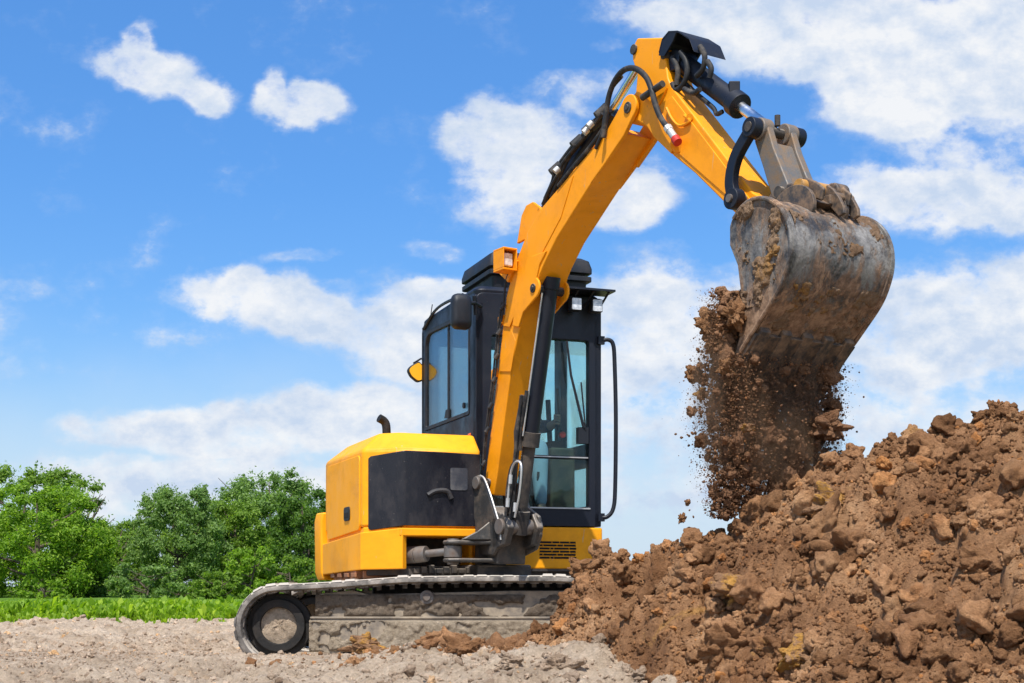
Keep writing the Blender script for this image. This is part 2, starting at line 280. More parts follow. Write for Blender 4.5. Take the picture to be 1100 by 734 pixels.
# ------------------------------------------------------------------ helpers
def tag(o, label=None, cat=None, group=None, kind=None):
    if label: o['label'] = label
    if cat: o['category'] = cat
    if group: o['group'] = group
    if kind: o['kind'] = kind
    return o
def thing(name, loc, label, cat, group=None):
    o = bpy.data.objects.new(name, None); COL.objects.link(o); o.location = loc; o.empty_display_size = .2
    return tag(o, label, cat, group)
def root_loc(o):
    p = Vector((0, 0, 0))
    while o is not None: p += o.location; o = o.parent
    return p
class MB:
    """collects shapes given in world coordinates; build() makes one mesh object"""
    def __init__(s): s.v = []; s.f = []
    def add(s, vs, fs):
        k = len(s.v); s.v += [tuple(p) for p in vs]; s.f += [tuple(i+k for i in f) for f in fs]; return s
    def prism(s, outline, fn, w0, w1):
        n = len(outline)
        vs = [fn(a, b, w0) for a, b in outline]+[fn(a, b, w1) for a, b in outline]
        fs = [tuple(range(n))[::-1], tuple(range(n, 2*n))]+[(i, (i+1) % n, n+(i+1) % n, n+i) for i in range(n)]
        return s.add(vs, fs)
    def loft(s, rings, cap=True):
        n = len(rings[0]); vs = [p for r in rings for p in r]; fs = []
        for j in range(len(rings)-1):
            for i in range(n):
                a = j*n+i; b = j*n+(i+1) % n; fs.append((a, b, b+n, a+n))
        if cap: fs += [tuple(range(n))[::-1], tuple(range((len(rings)-1)*n, len(rings)*n))]
        return s.add(vs, fs)
    def box(s, fn, a0, a1, b0, b1, c0, c1):
        c = [fn(a, b, cc) for cc in (c0, c1) for (a, b) in ((a0, b0), (a1, b0), (a1, b1), (a0, b1))]
        return s.add(c, [(0, 3, 2, 1), (4, 5, 6, 7), (0, 1, 5, 4), (1, 2, 6, 5), (2, 3, 7, 6), (3, 0, 4, 7)])
    def cyl(s, p0, p1, r, n=20, r1=None):
        return s.tube([p0, p1], [r, r if r1 is None else r1], n)
    def tube(s, pts, r, n=10):
        pts = [Vector(p) for p in pts]; rs = r if isinstance(r, (list, tuple)) else [r]*len(pts)
        rings = []; up = None
        for i, p in enumerate(pts):
            t = (pts[min(i+1, len(pts)-1)]-pts[max(i-1, 0)]).normalized()
            if up is None: up = t.orthogonal().normalized()
            up = (up-t*up.dot(t))
            up = up.normalized() if up.length > 1e-5 else t.orthogonal().normalized()
            sd = t.cross(up)
            rings.append([p+up*(rs[i]*math.cos(2*math.pi*k/n))+sd*(rs[i]*math.sin(2*math.pi*k/n)) for k in range(n)])
        return s.loft(rings)
    def build(s, name, mat, parent=None, bevel=0, smooth=40, seg=2):
        if name in SPLIT:
            cl = clusters(s.v, s.f)
            if len(cl) > 1:
                out = []
                for ids in cl:
                    ii = sorted(ids); mp = {a: b for b, a in enumerate(ii)}; q = MB(); q.v = [s.v[i] for i in ii]; q.f = [tuple(mp[i] for i in f) for f in s.f if f[0] in ids]
                    out.append(q._build(name, mat, parent, bevel, smooth, seg))
                return out[0]
        return s._build(name, mat, parent, bevel, smooth, seg)
    def _build(s, name, mat, parent=None, bevel=0, smooth=40, seg=2):
        me = bpy.data.meshes.new(name); off = root_loc(parent)
        me.from_pydata([(p[0]-off.x, p[1]-off.y, p[2]-off.z) for p in s.v], [], s.f); me.update()
        bm = bmesh.new(); bm.from_mesh(me); bmesh.ops.recalc_face_normals(bm, faces=bm.faces); bm.to_mesh(me); bm.free()
        if smooth:
            me.shade_smooth()
            me.set_sharp_from_angle(angle=R(smooth))
        o = bpy.data.objects.new(name, me); COL.objects.link(o); me.materials.append(M[mat] if isinstance(mat, str) else mat)
        o.parent = parent
        if bevel:
            b = o.modifiers.new('bevel', 'BEVEL'); b.width = bevel; b.segments = seg; b.limit_method = 'ANGLE'; b.angle_limit = R(35); b.harden_normals = True
        return o
SPLIT = ('boom_cheek', 'link_pin', 'cylinder_bracket', 'cable_clip', 'cable_tab', 'hose_fitting', 'boom_pin', 'arm_pin', 'box_clasp', 'window_catch', 'window_trim', 'post_pin', 'rusty_pin', 'arm_boss', 'side_rim', 'control_console', 'mirror_bracket', 'inner_pipe', 'interior_rail', 'cylinder_hose', 'arm_hose', 'lift_hose', 'lamp_cable', 'steel_pipe', 'roof_rail', 'side_plate', 'arm_side_plate', 'track_frame', 'cab_base')
def clusters(vs, fs):
    n = len(vs); par = list(range(n))
    def fd(i):
        while par[i] != i: par[i] = par[par[i]]; i = par[i]
        return i
    for f in fs:
        a = fd(f[0])
        for i in f[1:]: par[fd(i)] = a
    isl = {}
    for i in range(n): isl.setdefault(fd(i), []).append(i)
    L = []
    for ids in isl.values():
        P = np.array([vs[i] for i in ids]); L.append([set(ids), P.min(0)-.002, P.max(0)+.002])
    ch = True
    while ch:
        ch = False
        for i in range(len(L)):
            for j in range(i+1, len(L)):
                if np.all(L[i][1] <= L[j][2]) and np.all(L[j][1] <= L[i][2]):
                    L[i] = [L[i][0] | L[j][0], np.minimum(L[i][1], L[j][1]), np.maximum(L[i][2], L[j][2])]; L.pop(j); ch = True; break
            if ch: break
    return [l[0] for l in L]
def smooth_path(pts, sub=6):
    P = [Vector(p) for p in pts]; P = [P[0]*2-P[1]]+P+[P[-1]*2-P[-2]]; out = []
    for i in range(1, len(P)-2):
        for k in range(sub):
            t = k/sub; a, b, c, d = P[i-1], P[i], P[i+1], P[i+2]
            out.append(.5*((2*b)+(c-a)*t+(2*a-5*b+4*c-d)*t*t+(3*b-a-3*c+d)*t**3))
    out.append(P[-2]); return out
def rounded(outline, r, seg=4):
    """round the corners of a 2D outline"""
    n = len(outline); out = []
    for i in range(n):
        p0, p, p1 = (Vector(outline[j % n]) for j in (i-1, i, i+1))
        a = p0-p; b = p1-p; k = min(r, a.length*.45, b.length*.45); a = p+a.normalized()*k; b = p+b.normalized()*k
        for j in range(seg+1):
            t = j/seg; out.append(tuple(a*(1-t)**2+p*2*t*(1-t)+b*t*t))
    return out
def mesh_np(name, V, F, mat, parent=None, smooth=True):
    """big mesh from numpy arrays; F is (n,3) or (n,4)"""
    me = bpy.data.meshes.new(name); V = np.asarray(V, dtype=np.float32); F = np.asarray(F, dtype=np.int32); k = F.shape[1]
    me.vertices.add(len(V)); me.vertices.foreach_set('co', V.ravel())
    me.loops.add(F.size); me.loops.foreach_set('vertex_index', F.ravel())
    me.polygons.add(len(F)); me.polygons.foreach_set('loop_start', np.arange(0, F.size, k, dtype=np.int32))
    try: me.polygons.foreach_set('loop_total', np.full(len(F), k, dtype=np.int32))
    except Exception: pass
    if smooth: me.polygons.foreach_set('use_smooth', np.ones(len(F), dtype=bool))
    me.update(calc_edges=True)
    o = bpy.data.objects.new(name, me); COL.objects.link(o); me.materials.append(M[mat]); o.parent = parent
    return o

# numpy noise
def _hash(ix, iy, s):
    h = (ix.astype(np.int64)*374761393+iy.astype(np.int64)*668265263+s*974634777) & 0xffffffff
    h = ((h ^ (h >> 13))*1274126177) & 0xffffffff
    return ((h ^ (h >> 16)) & 0xffffff)/float(0xffffff)
def vnoise(x, y, s=0):
    ix = np.floor(x); iy = np.floor(y); fx = x-ix; fy = y-iy; u = fx*fx*fx*(fx*(fx*6-15)+10); v = fy*fy*fy*(fy*(fy*6-15)+10)
    a = _hash(ix, iy, s); b = _hash(ix+1, iy, s); c = _hash(ix, iy+1, s); d = _hash(ix+1, iy+1, s)
    return (a*(1-u)+b*u)*(1-v)+(c*(1-u)+d*u)*v-.5
def fbm(x, y, oct=5, s=0, g=.5):
    t = 0; a = 1
    for i in range(oct): t = t+a*vnoise(x*2**i+i*17.3, y*2**i-i*9.1, s+i); a *= g
    return t
def clods(x, y, cell, s, fill=.8):
    """field of rounded angular lumps: height 0..1 at each point"""
    gx = x/cell; gy = y/cell; ix = np.floor(gx); iy = np.floor(gy); best = np.zeros_like(x)
    for dx in (-1, 0, 1):
        for dy in (-1, 0, 1):
            cx = ix+dx; cy = iy+dy; px = cx+_hash(cx, cy, s); py = cy+_hash(cx, cy, s+1)
            rad = .35+.55*_hash(cx, cy, s+2); on = _hash(cx, cy, s+3) < fill
            an = _hash(cx, cy, s+4)*6.283; ex = (gx-px); ey = (gy-py)
            rx = ex*np.cos(an)+ey*np.sin(an); ry = (-ex*np.sin(an)+ey*np.cos(an))*1.35
            d = np.maximum(np.maximum(np.abs(rx), np.abs(ry)), (np.abs(rx)+np.abs(ry))*.74)*.6+np.sqrt(rx*rx+ry*ry)*.4
            q = 1-d/rad
            h = np.where(on, rad*np.sqrt(np.clip(q*1.9, 0, 1))+(rx*.30), 0)
            best = np.maximum(best, np.where(q > 0, h, 0))
    return best
rng = np.random.default_rng(7)
random.seed(5)

# clod meshes
def _h3(ix, iy, iz, s):
    h = (ix.astype(np.int64)*374761393+iy.astype(np.int64)*668265263+iz.astype(np.int64)*2147483647+s*974634777) & 0xffffffff
    h = ((h ^ (h >> 13))*1274126177) & 0xffffffff
    h = ((h ^ (h >> 15))*2246822519) & 0xffffffff
    return ((h ^ (h >> 16)) & 0xffffff)/float(0xffffff)
def n3d(P, s=0):
    I = np.floor(P); Fr = P-I; U_ = Fr*Fr*(3-2*Fr); t = 0
    for dx in (0, 1):
        for dy in (0, 1):
            for dz in (0, 1):
                w = (U_[:, 0] if dx else 1-U_[:, 0])*(U_[:, 1] if dy else 1-U_[:, 1])*(U_[:, 2] if dz else 1-U_[:, 2])
                t = t+w*_h3(I[:, 0]+dx, I[:, 1]+dy, I[:, 2]+dz, s)
    return t-.5
def ico(sub):
    bm = bmesh.new(); bmesh.ops.create_icosphere(bm, subdivisions=sub, radius=1)
    V = np.array([v.co[:] for v in bm.verts]); F = np.array([[v.index for v in f.verts] for f in bm.faces]); bm.free(); return V, F
def clod_variants(sub, n, seed, rough=.10, octs=3, sub_lumps=0):
    V, F = ico(sub); out = []; rg = np.random.default_rng(seed)
    for k in range(n):
        pl = rg.normal(size=(26, 3)); pl /= np.linalg.norm(pl, axis=1)[:, None]; dd = rg.uniform(.62, .95, 26)
        dt = V@pl.T; r = np.min(np.where(dt > .05, dd/np.maximum(dt, .05), 9), axis=1); r = np.minimum(r, 1.1)
        for j in range(sub_lumps):                       # smaller crumbs welded to the lump, crisp creases between them
            c = rg.normal(size=3); c /= np.linalg.norm(c); rad = rg.uniform(.10, .34); dd2 = np.arccos(np.clip(V@c, -1, 1))/rad
            r = r*(1+(.16*rad/.2)*np.sqrt(np.clip(1-dd2**2, 0, 1))*rg.choice([1, 1, -.9]))
        P = V*r[:, None]; sc = 1.7; am = rough
        Q = P.copy()
        for o in range(octs):
            nn = n3d(Q*sc+k*13.7, 7+o); nn = np.abs(nn)*2-.5 if o in (1, 3) else nn
            P = P+V*(am*2*nn)[:, None]; sc *= 2.05; am *= .54
        P = P*rg.uniform(.75, 1.15, 3); out.append(P)
    return out, F
CL5 = clod_variants(6, 9, 11, .085, 6, 110); CL3 = clod_variants(4, 10, 3, .14, 5, 22); CL2 = clod_variants(3, 14, 1, .15, 4, 8); CL1 = clod_variants(2, 14, 2, .14, 2, 3); CL0 = clod_variants(1, 10, 4, .1, 1)
def rot_mats(n, rg):
    q = rg.normal(size=(n, 4)); q /= np.linalg.norm(q, axis=1)[:, None]; w, x, y, z = q.T
    return np.stack([1-2*(y*y+z*z), 2*(x*y-z*w), 2*(x*z+y*w), 2*(x*y+z*w), 1-2*(x*x+z*z), 2*(y*z-x*w), 2*(x*z-y*w), 2*(y*z+x*w), 1-2*(x*x+y*y)], 1).reshape(n, 3, 3)
def scatter(pos, size, lib, rg):
    VV, F = lib; Vs = []; Fs = []; k = 0; Rm = rot_mats(len(pos), rg); ch = rg.integers(0, len(VV), len(pos)); nv = len(VV[0])
    allV = np.stack(VV)[ch]                     # n, nv, 3
    allV = np.einsum('nij,nvj->nvi', Rm, allV)*np.asarray(size)[:, None, None]+np.asarray(pos)[:, None, :]
    allF = F[None]+(np.arange(len(pos))*nv)[:, None, None]
    return allV.reshape(-1, 3), allF.reshape(-1, 3)
def merge(parts):
    Vs = []; Fs = []; k = 0
    for V, F in parts: Vs.append(V); Fs.append(F+k); k += len(V)
    return np.concatenate(Vs), np.concatenate(Fs)
def one_clod(name, pos, size, mat, label, cat='clod', group=None, stretch=(1, 1, 1), seed=0, lib=None):
    lib = lib or CL5; VV, F = lib; rg = np.random.default_rng(seed+100); Rm = rot_mats(1, rg)[0]
    V = (VV[seed % len(VV)]@Rm.T)*size*np.array(stretch)
    o = mesh_np(name, V, F, mat); o.location = pos; return tag(o, label, cat, group)

# ------------------------------------------------------------------ ground, soil, pile
def tofield(x, y): return 0
CR = np.array([  # crest of the pile: x, distance, height, toe distance
 (-1.6, 8.9, -.03, 8.3), (-.75, 8.7, .06, 8.0), (-.29, 8.6, .13, 7.6), (-.03, 8.5, .20, 7.3), (.23, 8.3, .25, 6.9), (.31, 8.2, .38, 6.7), (.413, 8.1, .50, 6.5), (.533, 8.0, .60, 6.3),
 (.618, 7.9, .54, 6.2), (.733, 7.7, .63, 5.9), (.90, 7.35, .79, 5.5), (1.182, 6.95, .85, 5.0), (1.388, 6.8, .94, 4.8), (1.607, 6.75, 1.07, 4.6), (1.883, 6.75, 1.21, 4.4),
 (2.158, 6.75, 1.29, 4.2), (2.342, 6.75, 1.345, 4.1), (2.525, 6.75, 1.345, 4.0), (3.4, 6.9, 1.5, 3.9), (4.6, 7.0, 1.4, 3.9), (6.0, 7.0, .6, 4.6), (7, 7, -.1, 5)])
def ground_h(x, y):
    h = .05*fbm(x*.55, y*.55, 3, 5)+.035*fbm(x*2.2, y*2.2, 4, 9)
    h = h+.05*clods(x, y*.8, .42, 21, .4)+.03*clods(x, y, .16, 31, .4)+.024*clods(x, y, .07, 41, .45)+.03*np.abs(fbm(x*9, y*9, 4, 23, .6))+.12*np.exp(-((x-.35)/.6)**2-((y-6.75)/.35)**2)+.07*np.exp(-((x+.25)/.5)**2-((y-7.4)/.4)**2)+.05*np.abs(fbm(x*4, y*4, 4, 13, .6))+.010*fbm(x*22, y*22, 3, 3, .7)-.02
    nearm = np.clip((y-8.0)/1.2, 0, 1)*np.clip((10.2-y)/.3, 0, 1)
    under = np.clip((y-9.15)/.15, 0, 1)*np.clip((11.3-y)/.2, 0, 1)*np.clip((x+2.1)/.3, 0, 1)*np.clip((2-x)/.3, 0, 1)
    h = h*(1-.72*nearm); h = h*(1-under)-.05*under
    return h-.02
def pile_h(x, y):
    xw = x+.05*fbm(x*3, y*3, 2, 77)
    yc = np.interp(xw, CR[:, 0], CR[:, 1]); zc = np.interp(xw, CR[:, 0], CR[:, 2]); yt = np.interp(xw, CR[:, 0], CR[:, 3])
    t = (y-yt)/(yc-yt); front = zc*np.clip(t, -1, 1.02)**1; front = np.where(t > 0, zc*(.80*t+.20*np.sin(np.clip(t, 0, 1)*1.5708)), -.35*(yt-y)-.03)
    back = zc-(y-yc)*.72
    h = np.minimum(front, back)
    m = np.clip(h*5+.3, 0, 1)
    d = .15*fbm(x*1.4, y*1.4, 3, 61)+.10*(clods(x, y*.7, .62, 71, .6)-.3)*np.clip(np.minimum(zc*2, (yc-y)*2+.15), 0.15, 1)
    d = d+.11*clods(x, y*.8, .32, 81, .5)+.10*clods(x+.3*y, y, .16, 91, .5)+.055*clods(x, y, .08, 101, .55)+.012*clods(x, y, .03, 121, .8)+.05*np.abs(fbm(x*5, y*5, 5, 8, .62))+.012*fbm(x*30, y*30, 3, 8, .7)
    pit = np.clip(clods(x+5, y*.8, .5, 111, .45)-.25, 0, 1)
    d = d-.075-.32*pit*np.clip((yc-y)*1.5, 0, 1)
    d = d*np.where(y > yc-.12, .62, 1)
    return h+d*m-.05
def surf(x, y): return np.maximum(ground_h(x, y), pile_h(x, y))
def grid(x0, x1, nx, ys, fn):
    X, Y = np.meshgrid(np.linspace(x0, x1, nx), ys); Z = fn(X.ravel(), Y.ravel())
    V = np.stack([X.ravel(), Y.ravel(), Z], 1); ny = len(ys)
    i = (np.arange(ny-1)[:, None]*nx+np.arange(nx-1)[None]).ravel()
    return V, np.stack([i, i+1, i+1+nx, i+nx], 1)
V, F = grid(-7.5, 4.5, 1000, 4.8*np.exp(np.linspace(0, math.log(19.0/4.8), 620)), ground_h)
V[:, 2] -= np.clip((V[:, 1]-17.5)/1.5, 0, 1)*.12
tag(mesh_np('bare_soil_ground', V, F, 'ground'), 'dry pale brown churned soil ground under and around the excavator', None, None, 'structure')
V, F = grid(-14, 14, 120, np.linspace(-14, 5.6, 90), lambda x, y: .06*fbm(x*.7, y*.7, 4, 5)-.05-.06*np.clip((y-4.4)/.5, 0, 1))
tag(mesh_np('bare_soil_near', V, F, 'ground'), 'bare pale soil on the side of the viewer', None, None, 'structure')
def far_mat():
    m, nt, N, L, b = new_mat('field_ground')
    L.new(ramp(N, L, nz(N, L, .6, 6, .6), [(.35, (.06, .13, .02)), (.65, (.12, .20, .035))]), b.inputs['Base Color']); b.inputs['Roughness'].default_value = 1; b.inputs['Specular IOR Level'].default_value = 0; return m
M['field'] = far_mat()
g = MB(); g.add([(-2500, -300, -.16), (2500, -300, -.16), (2500, 4000, -.16), (-2500, 4000, -.16)], [(0, 1, 2, 3)])
tag(g.build('ground', 'field', smooth=0), 'flat green land reaching to the horizon', None, None, 'structure')
V, F = grid(-60, 40, 120, np.linspace(18.5, 80, 90), lambda x, y: .05*fbm(x*.3, y*.3, 3, 2)+np.clip((y-18.5)/3, 0, 1)*.03-.06+np.clip((y-36)/20, 0, 1)*.12)
tag(mesh_np('green_field', V, F, 'field'), 'green field between the bare soil and the tree line', None, None, 'structure')
V, F = grid(-1.5, 4.2, 1000, 3.9*np.exp(np.linspace(0, math.log(9.6/3.9), 900)), pile_h)
keep = V[F, 2].max(1) > -.22; F = F[keep]; idx = np.unique(F); rm_ = np.full(len(V), -1); rm_[idx] = np.arange(len(idx)); V = V[idx]; F = rm_[F]
pile = mesh_np('soil_pile', V, F, 'soil')
tag(pile, 'long heap of loose brown soil rising to the right below the bucket', 'soil pile')

def scatter_on(n, xr, yr, fn, smin, smax, power, lib, seed, sink=.25, cond=None, dens=None):
    rg = np.random.default_rng(seed); x = rg.uniform(*xr, n); y = rg.uniform(*yr, n)
    s = smin*(1-rg.uniform(0, 1, n)*(1-(smin/smax)**power))**(-1/power)
    keep = np.ones(n, bool)
    if cond is not None: keep = cond(x, y)
    x, y, s = x[keep], y[keep], s[keep]; z = fn(x, y)+s*(.55-sink)
    return scatter(np.stack([x, y, z], 1), s, lib, rg)
onp = lambda x, y: (pile_h(x, y) > ground_h(x, y)+.01)
offp = lambda x, y: (~onp(x, y)) & ~((y > 9.2) & (y < 11.2) & (x > -2.0) & (x < 1.6)) & (np.abs(x) < y*.5+.5)
parts = [scatter_on(2000, (-.9, 3.2), (4.1, 8.4), surf, .026, .10, 2.0, CL3, 11, .12, onp),
         scatter_on(6500, (-.9, 3.2), (4.1, 8.3), surf, .012, .034, 1.8, CL2, 12, .15, onp),
         scatter_on(26000, (-.9, 3.0), (4.1, 8.3), surf, .006, .017, 1.9, CL1, 13, .1, onp),
         scatter_on(60000, (-.9, 3.0), (4.1, 8.3), surf, .0035, .008, 1.9, CL0, 14, .1, onp)]
parts += [scatter_on(700, (-1.5, .35), (7.3, 9.1), surf, .012, .06, 1.6, CL3, 51, .3, lambda x, y: offp(x, y) & (rng.uniform(0, 1, len(x)) < np.clip((x+1.6)/1.6, 0, 1)**1.5)),
          scatter_on(2500, (-1.5, .35), (7.3, 9.1), surf, .006, .02, 1.8, CL2, 52, .2, lambda x, y: offp(x, y) & (rng.uniform(0, 1, len(x)) < np.clip((x+1.6)/1.6, 0, 1)**1.5))]
tag(mesh_np('pile_clods', *merge(parts), 'clod'), 'loose brown clods and crumbs covering the soil heap', None, None, 'stuff')
parts = [scatter_on(300, (-6, 2.5), (5.6, 14), surf, .016, .05, 2.2, CL3, 21, .5, offp),
         scatter_on(260, (-.6, 1.1), (5.9, 7.8), surf, .015, .05, 1.8, CL3, 27, .3, offp),
         scatter_on(900, (-8.5, -.5), (9.5, 17.5), surf, .02, .06, 2.2, CL3, 24, .5, offp),
         scatter_on(4000, (-6, 2.5), (5.4, 13), surf, .008, .026, 2.2, CL2, 22, .35, offp),
         scatter_on(16000, (-4.5, 1.5), (5.4, 11), surf, .004, .010, 2.0, CL1, 23, .1, offp)]
tag(mesh_np('ground_clods', *merge(parts), 'gclod'), 'small pale clods and stones strewn over the dry ground', None, None, 'stuff')
# ------------------------------------------------------------------ excavator
PH = R(32); F2 = (math.sin(PH), -math.cos(PH)); WW = (math.cos(PH), math.sin(PH)); P0 = (-.046, 9.5)
def BP(r, z, w): return (P0[0]+r*F2[0]+w*WW[0], P0[1]+r*F2[1]+w*WW[1], z)          # plane of boom, arm and bucket
def TR(u, v, w):                                                                 # reads a reach and a height off the photo on that plane
    k = (u-CX)/FPX; r = (k*(P0[1]+w*WW[1])-P0[0]-w*WW[0])/(F2[0]-k*F2[1]); D = P0[1]+r*F2[1]+w*WW[1]
    return (r, CZ+(HZ-v)*D/FPX)
def TP(u, v, w): return BP(*TR(u, v, w), w)
TH = R(20); CO = (-.26, 9.8)
def U(l, f, z): return (CO[0]+l*math.cos(TH)+f*math.sin(TH), CO[1]+l*math.sin(TH)-f*math.cos(TH), z)   # upper structure: left, forward, up
Uz = lambda a, b, c: U(a, b, c)
def ring(mb, outer, inner, fn, w0, w1):
    n = len(outer); vs = []
    for w in (w0, w1): vs += [fn(a, b, w) for a, b in outer]+[fn(a, b, w) for a, b in inner]
    fs = []
    for i in range(n):
        j = (i+1) % n
        fs += [(i, j, n+j, n+i), (2*n+i, 3*n+i, 3*n+j, 2*n+j), (i, 2*n+i, 2*n+j, j), (n+i, n+j, 3*n+j, 3*n+i)]
    return mb.add(vs, fs)
EX = thing('excavator', (.1, 10.4, 0), 'yellow crawler excavator with black cab emptying its muddy bucket over the soil heap', 'excavator')

M['wheel'] = grimy('shaded_wheel', (.012, .011, .010), .6, dust=(.07, .055, .045), dlo=.45, dhi=.9, dscale=8, bmp=.5)  # near black puts the shade inside the track loop into the colour
# --- running gear
def track_path(zs=0):
    ax, bx, az, r = -1.607, 1.25, .18, .27; P = []
    for k in range(19):
        a = R(270-k*180/18); P.append((ax+r*math.cos(a), az+r*math.sin(a)))
    P += [(-1.2, .472), (-.75, .505), (-.3, .513), (.3, .513), (.8, .49)]
    for k in range(19):
        a = R(90-k*180/18); P.append((bx+r*math.cos(a), az+r*math.sin(a)))
    return P
def resample(P, step):
    P = [Vector(p) for p in P]+[Vector(P[0])]; out = []; d = 0
    for a, b in zip(P, P[1:]):
        L = (b-a).length
        while d < L: out.append(a+(b-a)*(d/L)); d += step
        d -= L
    return out
def make_track(y0, y1, name, label):
    Q = resample(track_path(), .03); n = len(Q); mb = MB(); T = []
    for i in range(n):
        t = (Q[(i+1) % n]-Q[i-1]).normalized(); T.append(Vector((-t.y, t.x)))
    prof = [(y0+.012, .012), (y0, .0), (y0, -.026), (y0+.02, -.036), (y1-.02, -.036), (y1, -.026), (y1, 0), (y1-.012, .012)]
    vs = []
    for i in range(n):
        for yy, o in prof: p = Q[i]+T[i]*o; vs.append((p.x, yy, p.y))
    m = len(prof); fs = [(i*m+j, i*m+(j+1) % m, ((i+1) % n)*m+(j+1) % m, ((i+1) % n)*m+j) for i in range(n) for j in range(m)]
    mb.add(vs, fs)
    for i in range(0, n, 3):                                   # lugs outside, guide teeth inside
        p = Q[i]; nn = T[i]; t = Vector((nn.y, -nn.x))
        lf = lambda a, b, c: (p.x+t.x*a+nn.x*b, c, p.y+t.y*a+nn.y*b)
        hgt = .015+.006*math.sin(i*1.7)+random.uniform(-.005, .004)
        mb.loft([[lf(-.038, .006, y0-.003), lf(.038, .006, y0-.003), lf(.038, .006, y1), lf(-.038, .006, y1)],
                 [lf(-.030, hgt, y0+.012), lf(.030, hgt, y0+.012), lf(.030, hgt, y1-.02), lf(-.030, hgt, y1-.02)]])
        mb.box(lf, -.016, .016, -.07, -.03, (y0+y1)/2-.05, (y0+y1)/2+.0)
        mb.box(lf, -.03, .03, -.045, -.03, y0+.03, y0+.06)
    o = mb.build(name, 'rubber', EX, smooth=50); o['label'] = label; return o
XYZ = lambda a, b, c: (a, b, c)
XZY = lambda a, b, c: (a, c, b)
for (y0, y1, lab) in ((9.32, 9.74, 'dusty rubber track on the near side'), (10.85, 11.27, 'rubber track on the far side')):
    make_track(y0, y1, 'rubber_track', lab)
def disc_ring(mb, cx, cz, ro, ri, y0, y1, n=40):
    outer = [(cx+ro*math.cos(2*math.pi*k/n), cz+ro*math.sin(2*math.pi*k/n)) for k in range(n)]
    inner = [(cx+ri*math.cos(2*math.pi*k/n), cz+ri*math.sin(2*math.pi*k/n)) for k in range(n)]
    return ring(mb, outer, inner, XZY, y0, y1)
def gear(y0, s):
    m = MB(); disc_ring(m, -1.607, .18, .222, .18, y0+.13*s, y0+.20*s); disc_ring(m, -1.607, .18, .182, .126, y0+.09*s, y0+.30*s)
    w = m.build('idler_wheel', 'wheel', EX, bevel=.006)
    h = MB(); N = 26; vs = [(-1.607, y0+.115*s, .18)]; 
    for j in range(1, 8):
        for k in range(N):
            rr = .13*j/7; a = 2*math.pi*k/N; vs.append((-1.607+rr*math.cos(a), y0+(.13-.02*math.cos(j/7*1.5)+random.uniform(-.008, .008))*s, .18+rr*math.sin(a)))
    fs = [(0, 1+k, 1+(k+1) % N) for k in range(N)]+[(1+j*N+k, 1+j*N+(k+1) % N, 1+(j+1)*N+(k+1) % N, 1+(j+1)*N+k) for j in range(6) for k in range(N)]
    h.add(vs, fs); h.build('packed_mud', 'ground', w)
    m = MB(); disc_ring(m, 1.25, .18, .225, .1, y0+.1*s, y0+.2*s); m.cyl((1.25, y0+.05*s, .18), (1.25, y0+.35*s, .18), .12)
    for k in range(17):
        a = 2*math.pi*k/17; m.box(lambda p, q, w_: (1.25+math.cos(a)*p-math.sin(a)*q, w_, .18+math.sin(a)*p+math.cos(a)*q), .21, .245, -.018, .018, y0+.13*s, y0+.17*s)
    m.build('drive_sprocket', 'dark', EX)
    m = MB(); m.cyl((-.585, y0+.07*s, .375), (-.585, y0+.3*s, .375), .048, 24); m.cyl((-.585, y0+.055*s, .375), (-.585, y0+.07*s, .375), .026, 16)
    r = m.build('carrier_roller', 'steel', EX, bevel=.004)
    for k in range(4):
        m = MB(); x = -1.1+k*.55; m.cyl((x, y0+.10*s, .03), (x, y0+.34*s, .03), .075, 20); m.build('track_roller', 'dark', EX, bevel=.004)
gear(9.32, 1); gear(11.27, -1)
def frame(y0, s):
    m = MB()
    # upper recessed beam and lower protruding guard plate
    m.prism([(-1.36, .20), (-1.33, .40), (-1.1, .425), (-.95, .385), (-.75, .40), (.0, .42), (1.0, .42), (1.05, .12), (-1.36, .12)], XZY, y0+.10*s, y0+.34*s)
    f = m.build('track_frame', 'crust', EX, bevel=.008)
    m = MB(); m.prism([(-1.385, .015), (-1.385, .215), (-1.36, .225), (.95, .245), (.98, .06), (.0, .02), (-.15, .055), (-.42, .055), (-.5, .0), (-.95, .0), (-1.02, .04), (-1.12, .03), (-1.22, -.015), (-1.30, .0)], XZY, y0+.035*s, y0+.12*s)
    m.box(XZY, -1.38, .95, .228, .242, y0+.028*s, y0+.10*s)
    for x in (-1.25, -1.06, -.86, -.55, -.2, .2, .6):
        m.box(XZY, x-.006, x+.006, .05, .21, y0+.026*s, y0+.05*s)
        m.cyl((x+.05, y0+.022*s, .19), (x+.05, y0+.05*s, .19), .014, 10)
    m.build('guard_plate', 'crust', f, bevel=.006)
    return f
fr = frame(9.32, 1); frame(11.27, -1)
# dried mud caked on the near guard plate and beam
def mud_sheet(name, x0, x1, z0, z1, yb, amp, thr, seed, parent, mat='mud'):
    nx = int((x1-x0)/.008); nzn = int((z1-z0)/.008)
    X, Z = np.meshgrid(np.linspace(x0, x1, nx), np.linspace(z0, z1, nzn)); x = X.ravel(); z = Z.ravel()
    e = np.minimum(np.minimum((z-z0)/.03, (z1-z)/.03), 1); n = fbm(x*4, z*7, 4, seed)+.5*fbm(x*14, z*14, 3, seed+4)
    h = np.clip((n-thr)*2.2, -1, .55)*e; y = yb-amp*h-.012*clods(x, z, .045, seed, .8)*(h > 0)-.006*fbm(x*40, z*40, 2, seed)*(h > 0)+.0*z
    y = np.where(h <= 0, yb+.03, y)
    V = np.stack([x, y, z], 1); i = (np.arange(nzn-1)[:, None]*nx+np.arange(nx-1)[None]).ravel(); F = np.stack([i, i+1, i+1+nx, i+nx], 1)
    ex = Vector(root_loc(parent)); V = V-np.array(ex[:])
    return mesh_np(name, V, F, mat, parent)
